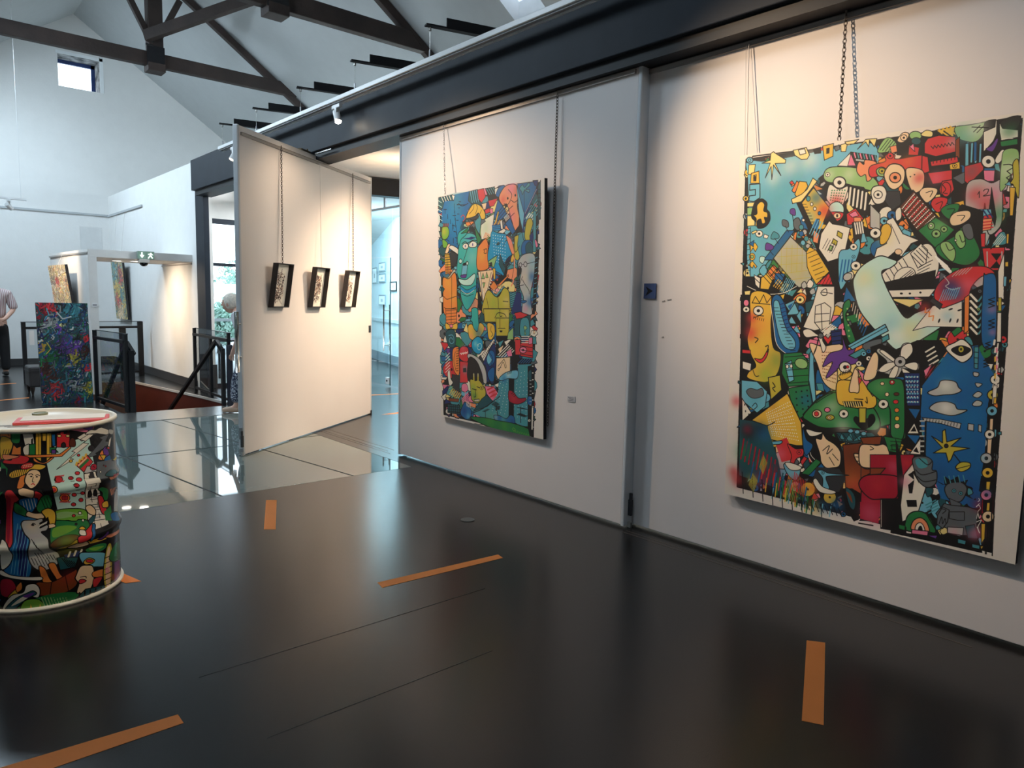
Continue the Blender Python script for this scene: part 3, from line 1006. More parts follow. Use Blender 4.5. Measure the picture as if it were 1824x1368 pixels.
p A 4 470 960 540 990 535 1015 480 1005
h T 6 5 450 870 440 830 28 -2
s T 4 580 900 600 905 610 930 580 940
p A 5 390 1050 440 990 480 1000 580 1010 640 1030 630 1180 540 1180 440 1130
p A 5 400 1060 430 1010 470 1030 460 1100 430 1140 395 1110
c K 4 420 1020 450 1030 430 1050
c K 4 410 1110 425 1070 430 1110 445 1080 450 1110
p A 4 470 1040 560 1040 560 1090 520 1090 470 1080
p a 4 460 1130 556 1135 550 1180 460 1165
a P 26 .5 500 1160
p q 4 565 1125 620 1115 640 1200 580 1195
# rainbow arch
s G 6 215 1150 215 1080 250 1042 310 1040 360 1080 390 1160 340 1160
s H 5 248 1150 255 1095 300 1075 340 1110 345 1170
s W 4 270 1150 275 1115 300 1105 320 1130 322 1165
s K 0 285 1150 290 1128 305 1125 312 1160
h K 3 10 330 1050 350 1075 6 10
p P 5 248 1145 345 1155 342 1182 246 1170
# ground band
p K 0 130 1100 215 1130 215 1165 345 1185 460 1170 640 1210 665 1285 380 1220 120 1165
p G 4 170 1115 208 1122 206 1150 170 1140
p T 4 520 1200 570 1212 565 1235 520 1225
p T 4 605 1230 652 1240 650 1262 605 1252
p V 3 340 1180 400 1180 390 1200
# magenta edge with signature
a C 36 .8 650 1000
a P 34 .8 640 1160
a P 30 .6 610 1180
p C 4 665 930 735 930 730 1090 660 1060
c F 4 632 1100 660 1090 640 1130 650 1165 635 1130
c F 3 632 1080 640 1050 648 1078 640 1040 655 1020 645 1000 630 1010 650 990
c F 3 640 980 650 970 645 960
# bead column on the right
p K 0 700 480 742 480 735 760 670 760 690 700
p S 3 712 486 732 486 728 560 708 560
p S 3 698 605 724 605 716 700 694 700
p K 0 675 740 738 740 735 830 670 830
p K 0 674 840 735 840 728 1040 668 1040
p Y 3 690 860 715 860 708 920 688 920
p Y 3 694 985 712 985 708 1040 690 1040
i S 36 700 1068
i Y 34 698 808
i a 34 690 722
a b 16 .6 670 718
i P 34 690 940
a B 22 .6 698 930
i W 30 710 580
i b 32 724 440
i E 32 728 345
i W 30 744 255
h W 12 4 740 20 736 45 6 46
h W 9 6 760 40 755 76 -2 46
h P 9 3 752 70 752 90 0 50
h Y 9 3 742 120 742 145 0 50
z K 6 6 15 700 30 700 80
z K 6 6 15 690 130 690 180
p W 3 730 290 755 290 745 400 724 400
p Y 3 735 360 752 362 748 398 732 396
l K 6 780 0 775 200 760 420 745 700 738 1000 725 1300
l K 6 722 940 722 1280
l K 5 700 1110 690 1290
l K 5 680 1100 684 1290
p Y 3 660 1110 684 1110 680 1200 660 1230
l K 5 640 1200 664 1280
'''
ART_A = '''
@ 770 310 5.473
p B 0 95 230 300 180 450 150 360 330 270 520 250 720 170 700 150 480 90 480
a U 110 .8 200 420
a T 60 .7 240 270
a U 70 .6 260 560
h K 5 3 110 345 140 345 90 60
h K 5 4 125 345 125 385 26 50
h K 4 5 215 290 215 380 6 70
h K 5 4 195 500 220 505 14 60
h K 5 4 205 625 205 670 0 1
h K 4 4 235 450 255 450 8 -60
l K 4 200 480 198 550
l K 4 240 300 330 300
c K 5 240 300 260 290 275 305 300 310 350 285
p q 3 60 230 200 200 210 260 120 260 100 340 60 340
h W 6 4 90 225 110 270 24 -6
h t 5 5 60 260 90 280 2 44
p V 0 60 230 60 230 60 230
p W 3 190 205 220 210 205 260
# crowd top middle
p q 4 360 170 440 150 450 260 380 290 350 260
h b 6 4 370 170 390 280 20 -4
p R 4 440 155 500 140 520 220 480 280 450 240
p P 3 500 145 520 140 540 200 520 210
p K 0 515 140 610 120 600 230 540 220
h T 7 4 530 145 560 200 20 -5
p R 4 545 260 640 235 600 310 560 320
p R 4 510 350 560 330 570 370 520 390
p P 4 560 340 590 335 592 380 566 390
p S 3 480 290 530 280 520 340 500 350
p N 4 610 150 680 90 710 120 690 190 640 220
p W 4 610 140 660 130 640 190 612 200
s B 5 620 200 650 130 700 110 710 150 680 210 640 225
# orange torso
s H 6 650 230 700 130 760 100 820 110 835 200 830 260 830 330 850 430 840 520 800 560 780 470 740 330 720 290 690 310
a P 50 .9 770 130
a R 30 .5 830 160
a P 46 .7 760 420
a R 26 .5 690 250
c K 5 740 150 775 200 760 260 730 300 700 290
c K 5 770 255 800 275 835 250
e K 0 736 237 8 12
e K 0 810 207 8 12
l K 5 640 440 785 310
l K 5 720 460 800 380
p K 0 845 380 880 560 850 570 800 560 845 500
# teal field with flower
p b 4 820 100 880 330 900 390 885 570 850 420 835 240
p B 5 830 95 1030 70 1010 150 900 400 840 180
a T 70 .6 920 220
s T 4 850 140 880 105 900 130 940 85 950 110 910 150 945 150 940 180 900 160 880 200 870 170
l K 4 897 150 895 380
p N 5 980 65 1030 60 1025 120 1000 110
l N 16 1020 150 900 400
l N 16 900 400 885 560
l W 3 1015 150 905 385
l K 14 1035 120 1035 480
h T 10 5 900 440 1020 250 10 20
p q 4 1030 120 1055 60 1055 440 1030 450
h K 4 8 1032 150 1056 150 0 40
p T 4 985 360 1012 360 1010 760 980 760
# yellow cloud trees
s E 5 920 460 960 430 980 480 960 560 950 640 920 660 900 600
s N 4 950 600 980 570 985 640 960 660
s T 5 820 590 870 570 890 640 900 660 880 760 850 800 820 780 830 680
s E 4 800 620 840 600 830 700 850 800 830 840 800 800
s B 4 870 700 900 650 960 650 980 700 970 780 900 790 870 770
s q 4 910 700 950 660 980 720 970 780 920 780
s P 3 1000 640 1015 650 1030 700 1010 710
# green spear and cream shield
s g 4 590 380 600 390 570 540 560 620 490 640 460 560 480 480
p W 4 480 460 605 385 575 610 480 640 470 560
a g 50 .4 520 520
p G 4 412 510 480 640 445 690 430 620
p T 4 412 470 485 370 460 590 430 540
p A 4 480 420 520 460 470 500
h Y 10 2 600 500 670 340 30 20
p N 0 580 500 660 490 670 550 590 555
h U 8 3 585 510 660 505 0 18
p B 4 640 250 700 330 740 420 620 460 600 400
h K 5 5 620 400 700 300 14 20
p Y 4 610 470 640 360 650 370 620 500
p W 5 660 460 680 440 690 540 670 540
p W 4 635 570 700 530 720 550 690 580
p B 5 710 480 760 430 810 560 780 590
h W 5 5 700 420 720 460 8 -8
# blond head
s Y 5 340 390 370 330 410 290 470 310 510 370 515 430 480 440 450 380 400 430 360 430 330 430
c K 4 360 390 400 340 405 290
c K 4 420 390 440 330 430 300
c K 4 460 400 480 350
p D 4 360 430 450 400 450 430 390 450
p O 4 325 470 400 460 410 480 345 510 330 500
l K 5 350 450 410 540
l K 5 410 460 350 540
p K 0 350 520 420 540 400 570 370 560
c R 6 280 420 300 400 320 430 300 460
# left green pipe head
s L 5 95 530 110 515 150 515 165 570 150 620 120 640 95 620
a Y 30 .7 115 560
h K 4 5 105 515 108 480 12 0
h R 4 5 108 510 112 485 12 0
s L 4 100 640 130 650 150 680 130 720 105 710
s S 5 150 690 170 680 170 720 150 770 125 770 135 730
s W 5 160 715 190 695 250 730 260 790 230 770 180 735
p D 4 180 750 245 780 235 900 180 900 170 820
p Y 4 120 780 165 770 180 880 180 960 130 980 125 900
h K 4 8 120 790 170 785 2 24
h K 4 3 135 780 140 970 12 0
h R 5 4 130 970 128 900 14 0
s a 5 105 1000 150 1010 210 930 225 950 180 1020 120 1020
# orange torso left
s O 6 105 1015 160 1020 220 960 240 1060 240 1170 235 1368 120 1368 105 1180
a Y 50 .6 150 1060
a Y 50 .5 200 1200
c K 4 190 1000 190 1200 185 1368
c K 4 110 1190 140 1220 180 1210 235 1190
c K 4 115 1300 150 1320 180 1315 235 1300
p q 4 80 1100 105 1105 120 1120 90 1180
# big teal face
s u 6 250 800 260 700 300 600 360 575 420 600 440 700 440 900 430 1040 425 1180 360 1310 320 1310 280 1200 275 1060 240 960
a t 60 .5 390 820
a b 50 .7 360 640
a B 40 .4 390 1250
s u 5 245 640 260 570 320 530 360 520 330 590 280 640 260 700
p G 4 280 580 350 520 340 570
s W 5 295 700 320 675 350 690 345 725 310 730
s W 5 355 690 390 655 430 670 425 710 370 715
c K 6 290 680 320 660 350 680
c K 6 350 670 400 645 435 650
e V 0 322 702 5 13
e V 0 394 688 5 16
p N 0 295 630 360 620 380 610 430 620 380 640
l K 5 345 720 300 860
p b 5 296 880 345 870 335 985 280 1000
e t 5 275 850 16 22
e t 5 340 870 12 18
p K 0 300 870 335 860 330 890 300 895
s V 4 275 990 330 980 325 1010 290 1012
s t 5 260 1020 330 1030 410 970 415 1020 380 1080 310 1085 270 1060
s U 4 275 1090 340 1130 420 1090 420 1120 360 1160 290 1150
c W 4 280 1130 340 1170 410 1130
c K 4 290 1170 340 1190 400 1170
# orange back head
s O 6 440 740 470 680 520 630 545 690 540 800 545 920 440 930
a Y 40 .6 480 800
c K 5 500 740 530 730 530 770 505 770 510 745
h O 5 6 500 620 520 570 8 4
h K 3 5 540 700 560 760 0 20
h G 6 3 540 600 570 640 0 20
# bright star field
s U 4 580 560 640 575 720 590 740 660 790 760 720 840 700 980 660 970 560 900 540 800 560 680
g F 4 6 10 580 580 720 600 720 900 600 860
l K 4 650 690 700 600
e q 3 640 680 16 10 -50
l K 4 690 710 720 640
l K 5 720 650 860 580
s H 5 720 600 770 640 800 760 790 800 760 740 735 660
a P 26 .6 760 650
c K 5 800 620 810 760 850 700
p g 5 545 850 635 790 600 910 550 890
p D 4 555 870 580 860 585 895 560 890
p q 5 660 780 700 880 760 840 720 900 700 980 650 880
h K 6 6 690 880 760 800 6 10
s Y 4 770 810 790 780 800 830 780 860 765 850
c H 12 800 820 800 920 790 1040 770 1090
c K 4 790 830 790 940 770 1050
p q 4 830 850 850 940 850 1160 820 1140
h K 5 8 820 1040 860 1030 0 20
# beige triangle banner
p S 5 445 950 605 930 505 1260 490 1250
p g 4 480 1020 495 965 510 1020
p g 4 520 1010 530 955 545 1010
p g 4 490 1060 515 1060 502 1110
h W 10 9 455 960 470 990 6 34
h W 8 9 560 1020 580 1040 -8 26
l K 5 470 960 495 1260
l K 5 575 960 510 1260
p K 0 440 1060 480 1240 500 1368 445 1300
# triangle eye device
p O 5 560 1100 600 1040 640 1100 600 1140
p Y 4 590 920 615 920 615 1020 600 1030
p O 4 640 1080 740 980 745 995 650 1100
s H 4 580 1130 640 1150 690 1090 680 1140 620 1170
h W 6 6 590 1130 600 1160 16 -4
l T 14 560 1150 620 1190 700 1100
l K 4 550 1160 620 1205 710 1110
# olive torso
s E 6 510 1200 550 1130 610 1190 650 1190 700 1110 750 1160 750 1368 500 1368
a L 50 .4 600 1260
a W 30 .4 720 1240
c K 5 640 1200 645 1290 640 1368
c K 4 530 1210 545 1300 530 1368
l K 5 690 1240 740 1245
e g 4 670 1360 50 16
p T 5 750 1150 820 1150 820 1280 760 1310
h K 4 9 755 1170 820 1140 0 20
p N 0 820 1150 870 1160 870 1368 770 1368 780 1300
p K 0 830 910 860 920 850 1010 830 990
# profile with glasses
s a 6 840 850 880 790 960 770 1000 800 1000 900 990 1000 960 1150 960 1250 970 1368 880 1368 880 1260 890 1200 850 1080 870 930 840 900
a B 36 .9 970 1000
a B 36 .9 950 1250
a b 40 .6 980 860
a S 40 .5 900 1000
e a 5 860 885 12 20
e a 5 908 880 16 24
l K 4 872 880 892 880
l K 4 925 875 1000 855
c K 5 880 1000 850 1080 870 1085 890 1080
c K 5 880 1030 900 1070 940 1130 945 1170
s B 4 860 1240 890 1230 920 1240 890 1260
a P 24 .6 910 1310
p K 0 1005 770 1045 720 1030 1000 1000 1368 975 1368
h b 5 10 1005 820 1025 810 -2 50
@ 770 550 5.473
p O 5 130 0 235 0 240 190 135 190
h K 3 5 135 20 235 10 0 30
l K 4 185 0 185 150
s Y 5 130 140 180 160 240 140 240 200 180 195 135 200
e P 4 185 168 16 18
s q 5 130 230 200 200 230 260 220 360 180 380 150 340
c b 5 200 300 180 280 165 310 185 340 210 320 200 260 160 260
s u 6 385 0 440 0 450 110 455 200 420 220 400 190 390 130 370 110 385 70
s Y 5 350 170 385 150 410 200 440 220 460 140 500 160 500 220 440 300 380 300 355 260
a B 40 .8 450 240
a P 20 .5 380 270
s U 6 385 330 410 290 450 270 490 310 490 390 460 440 420 430 390 390
c t 5 455 370 445 350 470 340 480 370 460 400 440 385 440 350
a t 22 .7 420 340
p E 6 500 0 750 0 750 130 740 260 625 260 615 130 510 130
p E 5 620 90 750 90 745 265 625 265
a L 34 .4 640 50
a W 30 .4 720 60
c K 5 660 0 660 70 680 70
c K 5 610 90 640 40 700 50 720 80
l K 5 640 190 710 190
l K 5 660 100 660 190
p K 0 655 210 685 212 680 230 660 228
s Y 5 540 140 600 160 610 240 580 300 550 290 540 220
c K 4 575 170 570 210 590 250 575 270
p W 4 475 460 600 290 610 310 490 490
h K 4 9 490 440 500 460 13 -16
p D 0 450 470 470 450 520 540 530 680
# city bits right
p q 5 800 80 960 60 950 260 800 260
s T 5 860 120 900 85 940 110 945 260 860 260
s g 3 890 180 905 165 925 190 905 210 912 250 900 250 900 210
p R 5 800 40 860 30 940 60 880 90 820 100
p R 5 805 300 860 300 860 450 810 450
p R 5 860 340 980 280 980 480 860 460
i P 34 885 402
h K 5 5 860 280 975 300 0 40
h W 6 4 870 270 940 270 0 20
p P 3 940 280 975 280 975 340 940 350
p K 0 620 270 800 270 800 330 700 460 620 460
p W 4 620 290 640 330 630 350
p T 4 640 330 700 300 660 380
p W 4 700 320 790 280 720 360
p S 4 640 390 700 350 660 440
h W 8 5 640 450 740 350 14 14
p P 4 720 420 770 390 780 460 740 470
p g 4 740 230 790 180 790 300 730 300
# navy paisley
s N 5 500 520 600 340 620 480 600 720 550 690 520 560
s B 4 530 500 560 410 600 420 610 500 570 560 530 530
s b 3 530 490 550 430 560 460 580 500 550 540
c K 4 560 430 590 490 570 560
s B 4 540 620 600 570 600 700 560 700
# lizards on the left
s O 5 200 400 250 370 260 430 262 640 220 620 200 540
h K 4 10 235 390 255 386 0 24
c K 4 225 420 210 500 230 600
s R 5 265 400 300 365 350 390 350 500 320 520 265 480
a P 26 .5 300 380
z F 6 9 8 275 440 345 425
p R 4 270 510 350 520 345 720 270 720
a b 26 .8 320 590
p D 0 300 580 330 575 335 620 300 620
s P 4 290 740 330 730 350 780 330 810 290 800
h P 8 7 290 880 350 820 2 16
l P 8 320 800 322 910
p D 4 190 640 265 650 265 800 200 800
p V 4 140 380 175 390 165 440 140 430
h W 6 6 130 470 170 430 0 30
h g 6 7 160 780 200 760 8 20
s W 3 150 620 170 600 180 680 200 720 170 750 155 690
h Y 8 6 170 830 200 780 16 10
p M 4 160 870 260 880 255 910 160 900
p q 5 150 930 265 940 270 1030 150 1010
h K 5 6 165 930 168 1010 20 2
h K 5 3 150 950 265 960 0 25
# arch and lime pipe head
s a 5 350 440 400 450 470 500 520 600 530 720 500 720 480 620 430 520 350 480
s k 4 355 490 400 480 450 540 480 640 490 720 350 700
s E 6 370 690 420 700 460 700 520 800 500 890 430 920 385 880 375 780
a G 26 .8 410 850
a L 30 .6 400 770
l E 16 404 640 406 720
l E 16 446 640 446 720
l a 6 404 630 405 660
l a 6 446 630 446 660
i E 18 482 772
l K 6 390 780 430 790
l K 6 435 760 460 770
c K 5 420 790 425 850 410 860
p W 4 405 885 460 880 458 905 410 905
h K 4 4 415 885 415 905 12 -2
p P 5 510 750 600 760 660 850 590 905 530 830
h R 12 3 540 790 600 760 14 34
a R 26 .8 600 830
p H 4 360 910 430 930 420 970 370 950
# gnome drop
s B 6 290 960 320 910 370 960 380 1040 340 1080 290 1050 275 1010
a b 22 .8 350 1050
a N 26 .6 310 990
h W 6 4 330 900 340 950 12 6
# turquoise plain with legs
s T 0 400 1000 560 920 640 820 660 700 830 650 840 540 960 540 950 700 930 900 930 1140 700 1070 500 1060
p T 0 840 550 965 540 930 1140 800 1100
g F 3 9 13 660 700 950 570 930 1100 560 1000
p q 4 400 1000 480 880 530 840 590 900 540 950
c K 6 380 1020 480 980 600 900 660 850
p S 5 625 480 760 470 760 610 640 690 620 640
c K 4 700 490 720 560 710 575 690 520 650 600 640 590 670 570
l K 4 640 560 700 490
p K 4 765 470 835 470 830 600 770 600
s b 5 650 680 720 620 830 600 825 680 740 680 680 700
a B 26 .8 700 690
a W 20 .7 740 640
h K 4 4 730 640 740 615 12 -3
p K 0 745 680 800 680 795 1060 745 1060
s C 5 745 800 790 810 840 870 910 870 905 900 840 930 780 920 745 890
a R 26 .6 790 870
h K 4 3 770 830 790 815 12 14
s B 5 600 1040 650 1040 720 1070 760 1035 800 1060 800 1130 740 1135 660 1110 610 1080
a W 20 .6 620 1060
a b 22 .6 690 1080
a N 22 .6 780 1110
# grass
s G 5 370 1060 500 1060 640 1090 800 1120 950 1180 940 1250 800 1220 640 1190 500 1130
a L 50 .4 560 1090
a L 40 .4 700 1140
c K 5 380 1080 480 1120 600 1170 700 1195
c K 4 400 1130 410 1120 500 1130
# palms
l K 8 620 960 640 1040
h K 6 5 620 955 580 930 8 -6
h K 6 4 622 955 660 950 -2 10
l K 5 516 1000 518 1060
h K 4 5 516 1005 490 1000 11 -6
l K 8 862 960 862 1110
h K 5 7 862 970 825 960 11 2
h K 5 7 862 1020 825 1030 11 4
h L 4 9 790 1180 800 1200 18 5
c L 4 780 1180 790 1160 810 1180 790 1190
# right bead column
p K 0 930 560 1000 540 990 1260 950 1240 930 1150
s q 4 935 620 965 600 965 700 940 700
s B 4 930 860 970 860 970 930 930 930
h W 8 10 975 560 985 560 0 66
h a 6 8 950 700 965 700 0 34
i W 14 945 1090
p W 3 970 960 985 960 980 1180 965 1180
p K 0 820 480 980 490 960 540 840 545
h B 6 5 840 530 880 490 24 0
p S 3 985 210 1005 215 1000 245 985 245
'''
